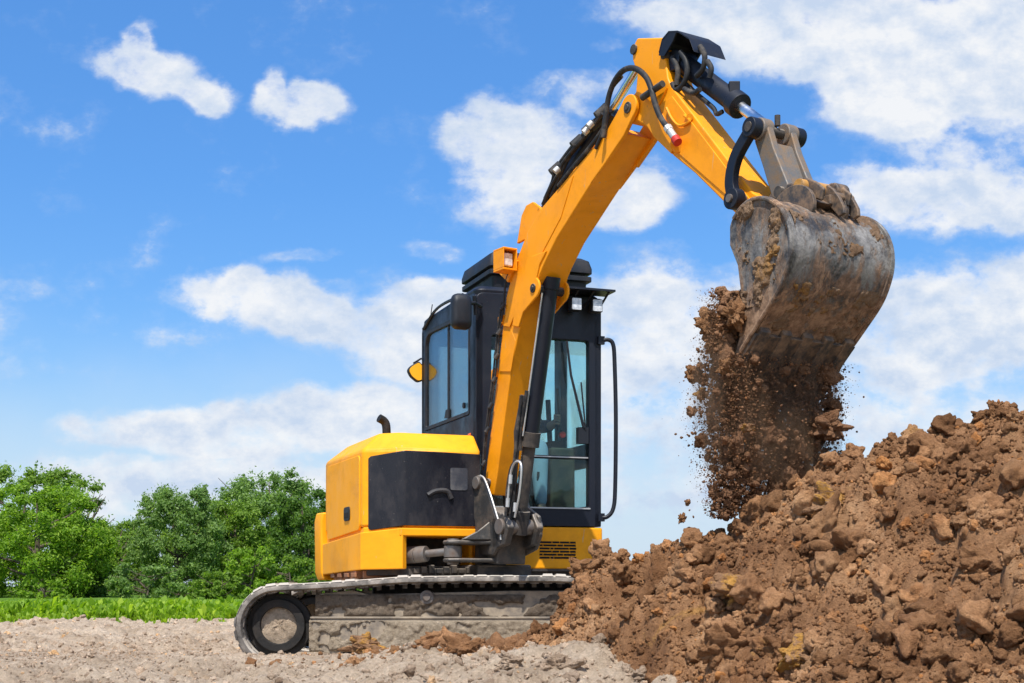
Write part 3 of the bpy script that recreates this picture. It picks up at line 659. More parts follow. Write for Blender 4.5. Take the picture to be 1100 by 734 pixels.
mud_sheet('caked_mud', -1.385, .9, .0, .222, 9.352, .024, -.28, 3, fr)
mud_sheet('caked_mud', -1.35, .9, .235, .40, 9.418, .025, -.10, 8, fr, 'mud_dark')  # beam mud painted darker to stand for the shade on the recess
m = MB(); m.box(XYZ, -1.0, 1.3, 9.76, 10.83, .12, .50)
m.build('undercarriage', 'dark', EX, bevel=.02)
m = MB(); c = U(.08, -.62, 0); m.cyl((c[0], c[1], .44), (c[0], c[1], .56), .46, 40); m.cyl((c[0], c[1], .47), (c[0], c[1], .52), .50, 40)
m.build('slewing_ring', 'dark', EX)

# --- upper structure
m = MB(); plan = [(-.80, .0), (-.52, .12), (-.05, .12), (.0, .0), (.97, -.04), (.97, -1.3), (.5, -1.55), (-.4, -1.55), (-.8, -1.1)]
m.prism(plan, U, .525, .575); m.box(Uz, -.58, .0, -.30, -.26, .575, .80); m.box(Uz, -.58, -.06, -.3, .1, .575, .59)
for k in range(9): m.box(Uz, -.50+k*.055, -.46+k*.055, .05, .15, .54, .575+.012*(k % 3))
m.build('deck_plate', 'dark', EX, bevel=.006)
m = MB(); m.prism([(-.855, -.1), (-.82, -.95), (-.80, -.95), (-.80, -.1)], U, .50, .56); m.box(Uz, -.82, -.5, -.04, -.01, .505, .56)
for k in range(4): m.box(Uz, -.866, -.85, -.2-k*.22, -.08-k*.22, .515, .545)
m.build('lower_rail', 'rust', EX, bevel=.004)
PL = [(-.03, .20), (-.585, .20), (-.84, .03), (-.86, -1.05), (-.78, -1.35), (-.03, -1.45)]
PT = [(-.03, .055), (-.585, .055), (-.70, -.05), (-.70, -.95), (-.64, -1.2), (-.03, -1.3)]
m = MB()
m.loft([[U(a, b, z) for a, b in P] for P, z in ((PL, .86), (PL, 1.395), (PT, 1.525))])
hood = m.build('engine_hood', 'yellow', EX, bevel=.022, seg=3)
m = MB(); m.prism([(-.60, .19), (-.83, .03), (-.85, -1.05), (-.78, -1.33), (-.03, -1.4), (-.03, -.32), (-.60, -.32)], U, .57, .86)
m.box(Uz, -.60, -.035, -.30, .195, .795, .86)
m.build('engine_base', 'yellow', hood, bevel=.008)
# lower skirt, a shell proud of the hood with a sloping top edge
sk = [(-.60, .215, .852, .57), (-.855, .04, .822, .565), (-.880, -1.05, .775, .54), (-.865, -1.16, .77, .54)]
m = MB(); vs = []
for (a, b, zt, zb) in sk:
    ia, ib = (a+.04, b-.04)
    vs += [U(a, b, zb), U(a, b, zt), U(ia, ib, zt), U(ia, ib, zb)]
fs = [(i*4+j, i*4+(j+1) % 4, i*4+4+(j+1) % 4, i*4+4+j) for i in range(3) for j in range(4)]+[(0, 1, 2, 3), (12, 13, 14, 15)]
m.add(vs, fs); m.box(Uz, -.62, -.035, .17, .212, .798, .850)
m.build('lower_skirt', 'yellow', hood, bevel=.007)
# smoked cover wrapping the front and the chamfer
def bx(a0, t): return a0
cv = [(-.035, .206, .868, 1.375), (-.30, .207, .868, 1.382), (-.575, .207, .868, 1.385), (-.60, .204, .866, 1.382), (-.79, .072, .838, 1.35), (-.805, .058, .85, 1.335)]
m = MB(); vs = []
for (a, b, zb, zt) in cv: vs += [U(a, b, zb), U(a, b, zt), U(a+.012, b-.02, zt), U(a+.012, b-.02, zb)]
m.add(vs, [(i*4+j, i*4+(j+1) % 4, i*4+4+(j+1) % 4, i*4+4+j) for i in range(len(cv)-1) for j in range(4)]+[(0, 1, 2, 3), tuple(range(4*len(cv)-4, 4*len(cv)))])
cover = m.build('smoked_cover', 'cover', hood, bevel=.005, smooth=30)
m = MB(); m.prism(rounded([(-.255, 1.12), (-.13, 1.12), (-.13, 1.275), (-.255, 1.275)], .015), lambda a, b, c: U(a, c, b), .20, .2105)
m.build('window_patch', grimy('smoked_window', (.05, .053, .065), .2, dlo=.45, dhi=.9, dust=(.22, .21, .20), spot=False), cover)
m = MB(); m.tube(smooth_path([U(-.42, .210, 1.08), U(-.36, .212, 1.11), U(-.28, .212, 1.11), U(-.25, .211, 1.06)]), .018, 8)
m.build('inner_pipe', grimy('dim_metal', (.022, .022, .026), .4, dlo=.5, dhi=.9, dust=(.10, .09, .085)), cover)
# side door
m = MB(); fn = lambda a, b, c: U(c+(.0 if True else 0), a, b)
def side(a, b, c): l = -.84+(.03-a)/(1.08)*(-.02); return U(l-c, a, b)
m.prism(rounded([(-.02, .845), (-.02, 1.365), (-.98, 1.36), (-.98, .80)], .05), side, -.01, .008)
door = m.build('side_door', 'yellow', hood, bevel=.005); 
m = MB(); m.prism(rounded([(-.27, .92), (-.27, 1.02), (-.43, 1.02), (-.43, .92)], .03), side, .0, .017)
m.build('door_latch', 'plastic', hood, bevel=.004)
m = MB(); m.prism([(-.29, .94), (-.29, .98), (-.41, .98), (-.41, .94)], side, .0, .02); m.build('latch_grip', 'grill', hood, bevel=.003)
m = MB(); pc = [(-.885, -1.12), (-.905, -1.25), (-.87, -1.42), (-.62, -1.62), (0, -1.74), (.5, -1.7), (.9, -1.5), (1.0, -1.3), (.98, -1.15), (.3, -1.4), (-.3, -1.4), (-.82, -1.12)]
m.loft([[U(a, b, z) for a, b in [(x*k, y+(1-k)*.5) for x, y in pc]] for z, k in ((.50, .975), (.56, .995), (.95, 1.0), (1.02, .985))])
m.build('counterweight', 'yellow', EX, bevel=.015)
m = MB(); m.tube(smooth_path([U(-.50, -.6, 1.45), U(-.50, -.6, 1.62), U(-.515, -.6, 1.675), U(-.56, -.59, 1.70)], 4), [.032]*13, 14)
m.build('exhaust_pipe', 'wheel', EX)
m = MB(); m.box(Uz, .0, .992, -1.3, .0, .575, .885); m.box(Uz, -.03, .0, -.5, -.05, .575, .88)
pan = m.build('cab_base', 'yellow', EX, bevel=.022, seg=3)
m = MB(); random.seed(3)
for rrow in range(6):
    z0 = .652+rrow*.0225; x = .49
    for wd in ((.085, .03, .12, .06), (.03, .11, .05, .10), (.10, .06, .08, .05))[rrow % 3]:
        m.box(Uz, x, min(x+wd, .80)-.006, -.01, .003, z0, z0+.014); x += wd
m.build('vent_slots', 'grill', pan)
m = MB(); m.box(Uz, .0, .99, -.05, .008, .56, .578); m.build('base_lip', 'dark', pan)

# --- cab
cab = MB(); cab.box(Uz, .03, .95, -1.35, -.03, .89, .94)
cab = cab.build('cab', 'black', EX, bevel=.004)
fz = lambda a, b, c: U(c, a, b)
lz = lambda a, b, c: U(a, c, b)
def rr4(pts, rs, seg=5):
    out = []; n = 4
    for i in range(n):
        p0, p, p1 = (Vector(pts[j % n]) for j in (i-1, i, i+1)); r = rs[i]; a = p+(p0-p).normalized()*r; b = p+(p1-p).normalized()*r
        for j in range(seg+1):
            t = j/seg; out.append(tuple(a*(1-t)**2+p*2*t*(1-t)+b*t*t))
    return out
m = MB(); ring(m, rr4([(0, .89), (0, 2.56), (-1.38, 2.60), (-1.38, .89)], [.01, .08, .18, .02]), rr4([(-.14, 1.70), (-.14, 2.45), (-1.29, 2.49), (-1.29, 1.70)], [.03, .06, .14, .03]), fz, .0, .06)
m.build('side_frame', 'black', cab, bevel=.008)
m = MB(); ring(m, rr4([(-.14, 1.70), (-.14, 2.45), (-1.29, 2.49), (-1.29, 1.70)], [.03, .06, .14, .03]), rr4([(-.165, 1.725), (-.165, 2.425), (-1.265, 2.465), (-1.265, 1.725)], [.02, .05, .12, .02]), fz, -.004, .02)
m.box(lambda a, b, c: U(c, a, b), -.70, -.675, 1.72, 2.46, .006, .03)
m.build('window_seal', 'plastic', cab)
m = MB(); m.prism([(-.15, 1.71), (-.15, 2.44), (-1.28, 2.48), (-1.28, 1.71)], fz, .012, .018); m.build('side_window', 'smoke_glass', cab, smooth=0)
m = MB(); m.prism([(-.76, 1.74), (-.72, 1.80), (-.66, 1.80), (-.66, 1.73)], fz, -.002, .01); m.cyl(U(-.004, -.28, 1.78), U(.01, -.28, 1.78), .022, 14); m.build('window_catch', 'plastic', cab)
m = MB(); ring(m, rr4([(0, .89), (.98, .89), (.98, 2.58), (0, 2.56)], [.02, .02, .07, .07]), rr4([(.12, 1.03), (.885, 1.03), (.885, 2.26), (.12, 2.26)], [.02, .02, .03, .03]), lz, .0, -.07)
m.box(Uz, .12, .885, -.045, -.02, 1.385, 1.41)
m.build('front_frame', 'black', cab, bevel=.006)
m = MB(); m.box(Uz, .11, .89, .002, .008, 1.018, 1.028); m.box(Uz, .13, .88, -.018, -.012, 1.395, 1.403); m.build('window_trim', 'silver', cab)
m = MB(); m.box(Uz, .115, .89, -.035, -.029, 1.025, 1.39); m.build('lower_windscreen', 'glass', cab, smooth=0)
m = MB(); m.box(Uz, .115, .89, -.042, -.036, 1.405, 2.265); m.build('upper_windscreen', 'glass', cab, smooth=0)
m = MB(); ring(m, rr4([(0, .89), (.98, .89), (.98, 2.60), (0, 2.60)], [.02, .02, .1, .1]), rr4([(.12, 1.5), (.86, 1.5), (.86, 2.4), (.12, 2.4)], [.04]*4), lz, -1.38, -1.31)
m.build('rear_frame', 'black', cab, bevel=.006)
m = MB(); m.box(Uz, .11, .87, -1.35, -1.344, 1.49, 2.41); m.build('rear_window', 'glass', cab, smooth=0)
m = MB()
for a, b in ((-.085, 0), (-.80, -.66), (-1.38, -1.28)): m.box(Uz, .925, .98, a, b, .89, 2.58)
m.box(Uz, .93, .978, -1.3, -.02, .89, 1.05); m.box(Uz, .93, .978, -.70, -.05, 1.345, 1.52); m.box(Uz, .93, .978, -1.3, -.05, 2.46, 2.58); m.box(Uz, .93, .978, -1.3, -.72, 1.0, 1.6); m.box(Uz, .935, .975, -.70, -.56, 1.0, 1.4)
dr = m.build('cab_door', 'black', cab, bevel=.006)
m = MB(); m.box(Uz, .95, .956, -1.3, -.05, 1.04, 2.47); m.build('door_glass', 'glass', cab, smooth=0)
m = MB(); m.loft([[U(a, b, z) for a, b in rr4([(.0+k, -.0-k), (.98-k, -.0-k), (.98-k, -1.38+k), (.0+k, -1.38+k)], [.08]*4)] for z, k in ((2.52, .01), (2.585, .0), (2.615, .03))])
m.build('cab_roof', 'black', cab, bevel=.01)
m = MB(); m.prism([(.45, .17), (1.02, .17), (1.02, -.02), (.45, -.02)], U, 2.60, 2.615)
for l in (.5, .62, .74, .86, .98): m.tube([U(l, .14, 2.6), U(l-.03, .03, 2.50)], .008, 6)
m.build('lamp_visor', 'black', cab)
for l in (.735, .90):
    m = MB(); m.prism(rounded([(l-.042, 2.455), (l+.042, 2.455), (l+.042, 2.55), (l-.042, 2.55)], .01), lz, .05, .115); m.box(Uz, l-.02, l+.02, -.01, .06, 2.48, 2.52)
    wl = m.build('work_light', 'plastic', cab, bevel=.004)
    m = MB(); m.prism(rounded([(l-.036, 2.461), (l+.036, 2.461), (l+.036, 2.544), (l-.036, 2.544)], .008), lz, .114, .120); 
    wf = m.build('light_face', 'lamp', None); wf.parent = wl; 
    for vtx in wf.data.vertices: vtx.co -= Vector(EX.location)
    # six reflector cups cut into the face as small dark rings would be sub-pixel; they live in the lamp material
m = MB()
bx0 = [(.10, -.25), (.96, -.25), (.96, -1.0), (.10, -1.0)]
def shr(k): return rr4([(.19+k, -.20-k), (.97-k, -.20-k), (.97-k, -.85+k), (.19+k, -.85+k)], [.035]*4)
m.loft([[U(a, b, z) for a, b in shr(k)] for z, k in ((2.60, .03), (2.66, .015), (2.74, .01), (2.745, -.02), (2.78, -.02), (2.784, .012), (2.80, .012), (2.804, -.022), (2.84, -.022), (2.90, -.005), (2.925, .035))])
m.build('roof_box', 'plastic', cab, bevel=.004)
m = MB()
for l in (.25, .5, .75): m.box(Uz, l, l+.05, -.21, -.17, 2.74, 2.83)
m.box(Uz, .15, .9, -.24, -.9, 2.61, 2.63); m.build('box_clasp', 'plastic', cab, bevel=.004)
m = MB(); m.tube(smooth_path([U(.985, .005, 2.27), U(1.03, .02, 2.275), U(1.063, .03, 2.24), U(1.075, .03, 2.1), U(1.085, .03, 1.7), U(1.08, .03, 1.2), U(1.065, .03, 1.03), U(1.02, .02, .965), U(.97, .0, .96)], 5), .016, 10)
m.box(Uz, .95, 1.0, -.01, .02, 2.24, 2.30); m.box(Uz, .95, 1.0, -.01, .02, .93, .99); m.build('grab_rail', 'black', cab)
m = MB(); m.tube([U(.70, .012, 2.25), U(.73, .018, 2.0), U(.83, .02, 1.62)], [.008, .009, .011], 8); m.tube([U(.81, .02, 1.95), U(.845, .022, 1.6)], .006, 6); m.prism([(.79, 1.50), (.87, 1.50), (.87, 1.62), (.79, 1.62)], lz, -.03, .02)
m.build('wiper', 'plastic', cab)
m = MB(); m.prism(rounded([(-.003, 1.40), (.0, 1.40), (.0, 1.56), (-.003, 1.56)], .0005), lambda a, b, c: U(a, c, b), -.17, -.11)
m.box(Uz, -.008, .0, -.19, -.11, 1.38, 1.55); m.build('reflector', 'orange', cab)
# mirrors
m = MB()
ms = rr4([(-.212, 2.265), (-.062, 2.265), (-.062, 2.52), (-.212, 2.52)], [.05, .05, .06, .06], 6)
cxm, czm = -.137, 2.39
def ms_s(k): return [(cxm+(a-cxm)*k, czm+(b-czm)*k) for a, b in ms]
m.loft([[U(a, y, b) for a, b in ms_s(k)] for y, k in ((.06, .96), (.075, 1.0), (.10, .98), (.125, .86), (.135, .6))])
mir = m.build('wing_mirror', 'plastic', cab, smooth=60)
m = MB(); m.tube([U(-.137, .10, 2.44), U(-.04, .09, 2.46), U(.03, .03, 2.45)], .014, 8); m.tube([U(-.04, .09, 2.51), U(-.02, .06, 2.38)], .016, 8); m.build('mirror_bracket', 'plastic', mir)
m = MB(); td = [(-.02, 2.28), (.02, 2.24), (.02, 2.12), (-.03, 2.105), (-.09, 2.15), (-.115, 2.20), (-.09, 2.235)]
m.prism(rounded(td, .02), lz, -1.44, -1.39); rm = m.build('rear_mirror', 'plastic', cab, bevel=.008)
m = MB(); tc_ = (-.045, 2.185); m.prism(rounded([(tc_[0]+(a-tc_[0])*.86, tc_[1]+(b-tc_[1])*.86) for a, b in td], .02), lz, -1.40, -1.38); o = m.build('mirror_face', 'amber', rm)  # reflection of the yellow hood painted on the mirror face
m = MB(); m.tube([U(-.06, -1.42, 2.26), U(.0, -1.40, 2.30), U(.04, -1.38, 2.28)], .008, 6); m.tube([U(.02, -1.2, 2.60), U(.03, -1.18, 2.70)], .004, 5); m.tube(smooth_path([U(-.01, -1.30, 2.52), U(-.01, -.9, 2.615), U(.0, -.3, 2.60)]), .012, 6); m.build('roof_rail', 'black', cab)
# seat and controls
m = MB(); m.prism(rounded([(.28, 1.30), (.72, 1.30), (.72, 1.42), (.28, 1.42)], .04), lz, -.95, -.42); m.prism(rounded([(.27, 1.40), (.73, 1.40), (.70, 2.0), (.62, 2.16), (.38, 2.16), (.30, 2.0)], .05), lz, -1.10, -.98); m.box(Uz, .35, .65, -.9, -.5, .94, 1.3)
st = m.build('operator_seat', 'seat', cab, bevel=.02)
for l in (.20, .74): 
    m = MB(); m.box(Uz, l, l+.10, -.85, -.40, 1.22, 1.56); m.tube([U(l+.05, -.42, 1.55), U(l+.05, -.38, 1.68)], .012, 8); m.tube([U(l+.05, -.385, 1.66), U(l+.05, -.37, 1.76)], .022, 10); m.build('control_console', 'seat', cab, bevel=.02)
m = MB(); m.cyl(U(.80, -.34, 1.60), U(.80, -.31, 1.60), .024, 14); m.build('stop_button', 'red', cab)
for l in (.40, .55):
    m = MB(); m.tube([U(l, -.25, .94), U(l, -.2, 1.2), U(l, -.18, 1.3)], .01, 6); m.prism([(l-.05, -.2), (l+.05, -.2), (l+.05, -.05), (l-.05, -.05)], U, .97, .99); m.build('travel_pedal', 'seat', cab)
m = MB(); m.tube([U(.80, -.62, 1.9), U(.81, -.60, 1.55), U(.80, -.6, 1.3)], .02, 8); m.tube([U(.895, -.66, 2.0), U(.90, -.62, 1.7)], .012, 8); m.build('interior_rail', 'seat', cab)
m = MB(); m.box(Uz, .70, .90, -.55, -.30, .94, 1.50); m.build('side_cabinet', grimy('cab_side_trim', (.03, .04, .035), .7, dlo=.4, dhi=.75, dust=(.16, .12, .07)), cab, bevel=.02)

# --- king post, boom, arm
kp = MB()
near = [TR(u, v, -.14) for u, v in ((503, 524), (506, 514), (513, 510.5), (519, 513), (523, 524), (531, 550), (536, 566), (537, 584), (530, 597), (519, 597), (511, 586), (510, 560))]
kp.prism(near, BP, -.145, -.115)
kp.prism([(.02, 1.16), (-.15, 1.20), (-.24, 1.14), (-.2, .9), (-.1, .62), (.2, .70), (.26, .80), (.24, .93), (.1, 1.0)], BP, .115, .145)
kp.prism([(-.18, .62), (.08, .60), (.12, .95), (-.02, 1.0), (-.18, .98)], BP, -.115, .115)
kp.prism([(.06, .70), (.22, .73), (.27, .85), (.2, .95), (.05, .92)], BP, -.145, -.09); kp.prism([(.06, .70), (.22, .73), (.27, .85), (.2, .95), (.05, .92)], BP, .09, .145)
kp = kp.build('swing_post', 'casting', EX, bevel=.012)
m = MB(); e = TR(513.5, 519, -.14); m.cyl(BP(*e, -.165), BP(*e, .16), .045, 20); m.cyl(BP(.175, .855, -.165), BP(.175, .855, .165), .055, 20); m.build('post_pin', 'steel', kp, bevel=.006)
m = MB()
# white worn rim of the near ear
rim = [TP(u, v, -.15) for u, v in ((516, 511), (520, 514), (525, 526), (532, 548), (537, 566), (538, 580))]
m.tube(smooth_path(rim, 4), .0065, 8); m.build('worn_edge', 'silver', kp)
m = MB()
def arm_plate(z0, z1):
    a = [(-.475, 9.36), (-.44, 9.30), (-.36, 9.28), (-.25, 9.36), (-.10, 9.40), (.02, 9.44), (.02, 9.64), (-.2, 9.62), (-.32, 9.50), (-.44, 9.46)]
    m.prism(a, XYZ, z0, z1)
arm_plate(.735, .765); arm_plate(.615, .642)
m.loft([[(-.36, 9.30, .765), (-.1, 9.40, .765), (-.1, 9.50, .765), (-.3, 9.5, .765)], [(-.24, 9.36, .83), (-.12, 9.42, .93), (-.1, 9.5, .93), (-.2, 9.46, .83)]])
m.build('swing_lug', 'casting', kp, bevel=.012)
m = MB(); m.cyl((-.405, 9.375, .60), (-.405, 9.375, .775), .04, 18); m.cyl((-.405, 9.375, .648), (-.405, 9.375, .728), .062, 24)
m.cyl((-.44, 9.39, .688), (-.60, 9.47, .675), .026, 14); m.cyl((-.59, 9.465, .675), (-.66, 9.50, .67), .055, 18, .06); m.cyl((-.66, 9.50, .67), (-.95, 9.66, .66), .06, 18)
m.build('swing_cylinder', 'steel', EX, bevel=.004)
# nose of the frame carrying the post
m = MB(); m.box(Uz, -.10, .30, -.1, .34, .50, .60); m.box(Uz, -.05, .25, -.05, .24, .86, .95); m.box(Uz, .0, .2, -.1, .1, .58, .9); m.build('frame_nose', 'dark', EX, bevel=.015)

def catmull(pts, sub):
    return [tuple(v) for v in smooth_path([(*p, 0)[:3] for p in pts], sub)]
bs = [((-.15, 1.10), (-.02, 1.08), .085), ((-.12, 1.24), (.03, 1.21), .088), ((-.02, 1.62), (.14, 1.60), .094), ((.08, 2.0), (.25, 1.97), .10), ((.135, 2.22), (.335, 2.14), .105), ((.19, 2.42), (.43, 2.29), .11),
      ((.30, 2.61), (.54, 2.41), .112), ((.45, 2.79), (.655, 2.54), .112), ((.63, 2.916), (.80, 2.675), .112), ((1.03, 3.078), (1.10, 2.878), .112), ((1.40, 3.228), (1.52, 3.15), .112)]
m = MB(); m.loft([[BP(*o, -h), BP(*o, h), BP(*i, h), BP(*i, -h)] for o, i, h in bs])
boom = m.build('boom', 'boom_yellow', EX, bevel=.009, seg=2, smooth=25)
m = MB()
for s in (-1, 1):
    def poly(pts, a, b): m.prism(pts, BP, s*a, s*b)
    lug = [(1.36, 3.20)]+[(1.583+.078*math.cos(R(a)), 3.28+.078*math.sin(R(a))) for a in range(150, -61, -15)]+[(1.54, 3.13), (1.36, 3.02)]
    poly(lug, .098, .126)
    poly([(1.25, 3.15), (1.42, 3.235), (1.50, 3.16), (1.36, 3.03), (1.18, 2.93)], .10, .117)
    hump = [(.36, 2.18), (.42, 2.27)]+[(.545+.07*math.cos(R(a)), 2.405+.07*math.sin(R(a))) for a in range(-75, 61, 15)]+[(.62, 2.55), (.70, 2.62), (.52, 2.62), (.36, 2.45), (.28, 2.2)]
    poly(hump, .105, .122)
m.build('boom_cheek', 'boom_yellow', boom, bevel=.006)
m = MB(); m.prism([(.33, 2.62), (.62, 2.885), (1.0, 3.03), (.86, 2.80), (.62, 2.60), (.42, 2.40), (.24, 2.20), (.16, 2.22)], BP, -.117, -.108); m.prism([(.09, 1.92), (.235, 1.90), (.30, 2.1), (.22, 2.22), (.14, 2.18)], BP, -.106, -.10)
m.build('side_plate', 'boom_yellow', boom, bevel=.004)
m = MB()
for (r, z, w, ra) in ((1.583, 3.28, .135, .034), (.545, 2.405, .130, .03), (.52, 2.93, .062, .024), (-.08, 1.17, .10, .03)):
    m.cyl(BP(r, z, -w), BP(r, z, w), ra, 18); m.cyl(BP(r, z, -w-.006), BP(r, z, w+.006), ra*.5, 12)
m.build('boom_pin', 'dark', boom, bevel=.003)
# bracket for the arm cylinder on the back of the boom
m = MB()
for s in (-1, 1):
    m.prism([TR(u, v, -.06) for u, v in ((556, 262), (561, 232), (566, 221), (573, 217), (580, 222), (586, 230), (600, 240))], BP, s*.045, s*.068)
for (r0, z0) in ((.93, 3.06), (1.13, 3.14)): m.prism([(r0-.03, z0-.05), (r0+.04, z0-.02), (r0+.03, z0+.05), (r0-.02, z0+.03)], BP, -.09, -.03)
m.build('cylinder_bracket', 'boom_yellow', boom, bevel=.006)
# lamps in yellow boxes at both sides of the boom
for w0, dr_, dz in ((-.235, 0, 0), (.135, -.06, .02)):
    rA, zA = .285+dr_, 2.63+dz
    m = MB()
    q = lambda a, b, c: BP(rA+a, zA+b, w0+c)
    m.box(q, -.06, .07, -.075, -.062, 0, .11); m.box(q, -.06, .07, .062, .075, 0, .11); m.box(q, -.06, .07, -.062, .062, 0, .008); m.box(q, -.06, .07, -.062, .062, .102, .11); m.box(q, -.06, -.045, -.062, .062, .008, .102)
    lb = m.build('lamp_box', 'boom_yellow', boom, bevel=.003)
    m = MB(); m.box(q, -.045, .045, -.045, .045, .018, .092); m.build('lamp_lens', 'lamp', lb, bevel=.01)
m = MB(); m.prism([(.13, 2.58), (.25, 2.70), (.36, 2.62), (.24, 2.5)], BP, -.13, -.10); m.build('lamp_bracket', 'boom_yellow', boom, bevel=.003)
# wiring harness with clips up the near side
m = MB(); path = [TP(u, v, -.125) for u, v in ((519, 505), (523, 465), (528, 430), (533, 395), (536, 360), (540, 335), (543, 305), (548, 290))]
m.tube(smooth_path(path, 5), .008, 6)
pth2 = [TP(u, v, -.135) for u, v in ((518, 505), (521.5, 465), (526, 430), (530.5, 395), (534, 360), (539, 325))]; m.tube(smooth_path(pth2, 5), .007, 6)
m.build('lamp_cable', 'hose', boom)
m = MB()
for (u, v) in ((520, 498), (523.5, 462), (527, 436), (531, 408), (533.5, 383), (536, 357), (540, 330)):
    c = Vector(TP(u, v, -.128)); m.cyl(c+Vector((-.012, -.01, -.018)), c+Vector((.012, -.01, .018)), .014, 8)
m.build('cable_clip', 'hose', boom)
m = MB()
for (u, v) in ((530, 402), (537, 345)):
    c = TR(u, v, -.12); m.prism([(c[0]-.025, c[1]-.04), (c[0]+.03, c[1]-.02), (c[0]+.03, c[1]+.04), (c[0]-.02, c[1]+.03)], BP, -.125, -.10)
m.build('cable_tab', 'boom_yellow', boom, bevel=.003)

# boom lift cylinder in front of the boom
a = Vector(BP(.565, 2.44, 0)); b = Vector(BP(.175, .855, 0)); dcy = (b-a)
m = MB(); m.cyl(a+dcy*.0, a+dcy*.63, .054, 24); m.cyl(a-dcy*.03, a+dcy*.02, .062, 24)
bc = m.build('boom_cylinder', 'black', EX, bevel=.005)
m = MB(); m.cyl(a+dcy*.60, a+dcy*.66, .066, 24); m.tube([a+dcy*.45+Vector((-.075, -.02, 0)), a+dcy*.60+Vector((-.09, -.03, 0)), a+dcy*.68+Vector((-.07, -.04, 0))], .028, 10); m.build('gland', 'dark', bc)
m = MB(); m.cyl(a+dcy*.62, a+dcy*.96, .044, 20); m.cyl(a+dcy*.93, a+dcy*1.03, .065, 20); m.build('cylinder_rod', 'dark', bc, bevel=.004)
sdv = Vector(BP(0, 0, -1))-Vector(BP(0, 0, 0))
m = MB(); m.tube([a+dcy*.04+sdv*.055+Vector((0, -.02, 0)), a+dcy*.62+sdv*.062+Vector((0, -.02, 0))], .006, 6); m.build('guard_edge', 'silver', bc)
m = MB()
for off, rad, pts in ((-.09, .012, ((566, 420), (561, 450), (556, 485), (553, 520), (550, 556))), (-.12, .011, ((560, 425), (556, 460), (552, 500), (546, 545), (541, 560))), (.03, .014, ((583, 400), (577, 450), (569, 500), (562, 555))),
                      (-.15, .010, ((543, 556), (545, 525), (549, 503), (555, 495), (560, 499), (560, 515), (555, 555))), (-.10, .013, ((548, 560), (550, 530), (553, 510), (556, 480)))):
    m.tube(smooth_path([TP(u, v, off) for u, v in pts], 5), rad, 8)
m.build('lift_hose', 'hose', bc)
m = MB(); m.tube(smooth_path([TP(u, v, -.17) for u, v in ((545, 545), (547, 520), (550, 503), (555, 496), (560, 501), (558, 530), (553, 556))], 5), .0075, 8)
for (u, v) in ((545, 540), (548, 515), (553, 545)): c = Vector(TP(u, v, -.17)); m.cyl(c+Vector((0, 0, -.03)), c+Vector((.004, 0, .03)), .013, 8)
m.build('steel_pipe', 'silver', bc)

# arm cylinder on the back of the boom
a0 = Vector(BP(.52, 2.93, 0)); a1 = Vector(BP(1.60, 3.62, 0)); d = a1-a0
m = MB(); m.cyl(a0, a0+d*.07, .05, 16); m.cyl(a0+d*.05, a0+d*.64, .052, 22); m.cyl(a0+d*.60, a0+d*.67, .064, 22)
ac = m.build('arm_cylinder', 'black', EX, bevel=.004)
m = MB(); m.cyl(a0+d*.6, a0+d*.97, .026, 16); m.build('cylinder_rod', 'chrome', ac)
m = MB(); m.cyl(BP(1.60, 3.62, -.05), BP(1.60, 3.62, .05), .05, 18); m.build('rod_eye', 'steel', ac, bevel=.004)
m = MB()
hp = [[(586, 214), (594, 196), (597, 184), (606, 170), (622, 150), (640, 132), (648, 118)], [(592, 212), (601, 190), (612, 168), (628, 148), (645, 125)], [(583, 220), (590, 204), (600, 186), (604, 176), (618, 158), (632, 142), (647, 122)], [(600, 200), (614, 182), (634, 158), (650, 135), (655, 120)]]
for i, p in enumerate(hp): m.tube(smooth_path([TP(u, v, -.06-.018*i) for u, v in p], 5), (.017, .013, .012, .014)[i], 8)
for (u, v) in ((597, 182), (620, 153), (640, 133), (646, 121), (633, 138)): c = Vector(TP(u, v, -.08)); m.cyl(c+Vector((-.03, 0, -.025)), c+Vector((.03, 0, .03)), .030, 10)
m.build('arm_hose', 'hose', ac)
m = MB()
for (u, v) in ((629, 141), (634, 134), (598, 183)): c = Vector(TP(u, v, -.13)); m.cyl(c+Vector((-.012, 0, -.012)), c+Vector((.012, 0, .012)), .022, 10)
m.build('hose_fitting', 'silver', ac)

# dipper arm
ap = [(1.575, 3.64), (1.625, 3.685), (1.87, 3.605), (1.915, 3.36), (1.945, 3.305), (2.63, 2.53), (2.83, 2.40), (2.84, 2.30), (2.76, 2.255), (2.66, 2.29), (2.53, 2.415), (2.15, 2.755), (1.97, 2.895), (1.83, 3.02), (1.70, 3.145), (1.62, 3.20), (1.55, 3.20), (1.515, 3.27), (1.55, 3.345), (1.61, 3.37), (1.625, 3.47), (1.58, 3.57)]
m = MB(); m.prism(ap, BP, -.092, .092); arm = m.build('arm', 'boom_yellow', EX, bevel=.01, seg=2)
m = MB(); m.prism([(1.96, 3.24), (2.62, 2.49), (2.60, 2.46), (2.50, 2.50), (1.98, 2.93), (1.75, 3.12), (1.76, 3.20)], BP, -.098, -.09)
m.prism([(1.70, 3.18), (1.92, 3.30), (1.84, 3.22), (2.0, 2.98), (1.96, 2.91), (1.80, 3.05)], BP, -.104, -.09)
m.build('arm_side_plate', 'boom_yellow', arm, bevel=.003)
m = MB()
for (r, z, w, ra) in ((1.60, 3.625, .104, .03), (1.88, 3.50, .10, .024), (2.56, 2.50, .105, .035)): m.cyl(BP(r, z, -w), BP(r, z, w), ra, 18)
m.build('arm_pin', 'dark', arm, bevel=.003)
m = MB(); gp = [(1.86, 3.52), (1.89, 3.585), (1.95, 3.61), (2.03, 3.585), (2.13, 3.51), (2.17, 3.43)]
vs = []
for (r, z) in gp: vs += [BP(r, z, -.115), BP(r, z, .115), BP(r+.008, z-.014, .115), BP(r+.008, z-.014, -.115)]
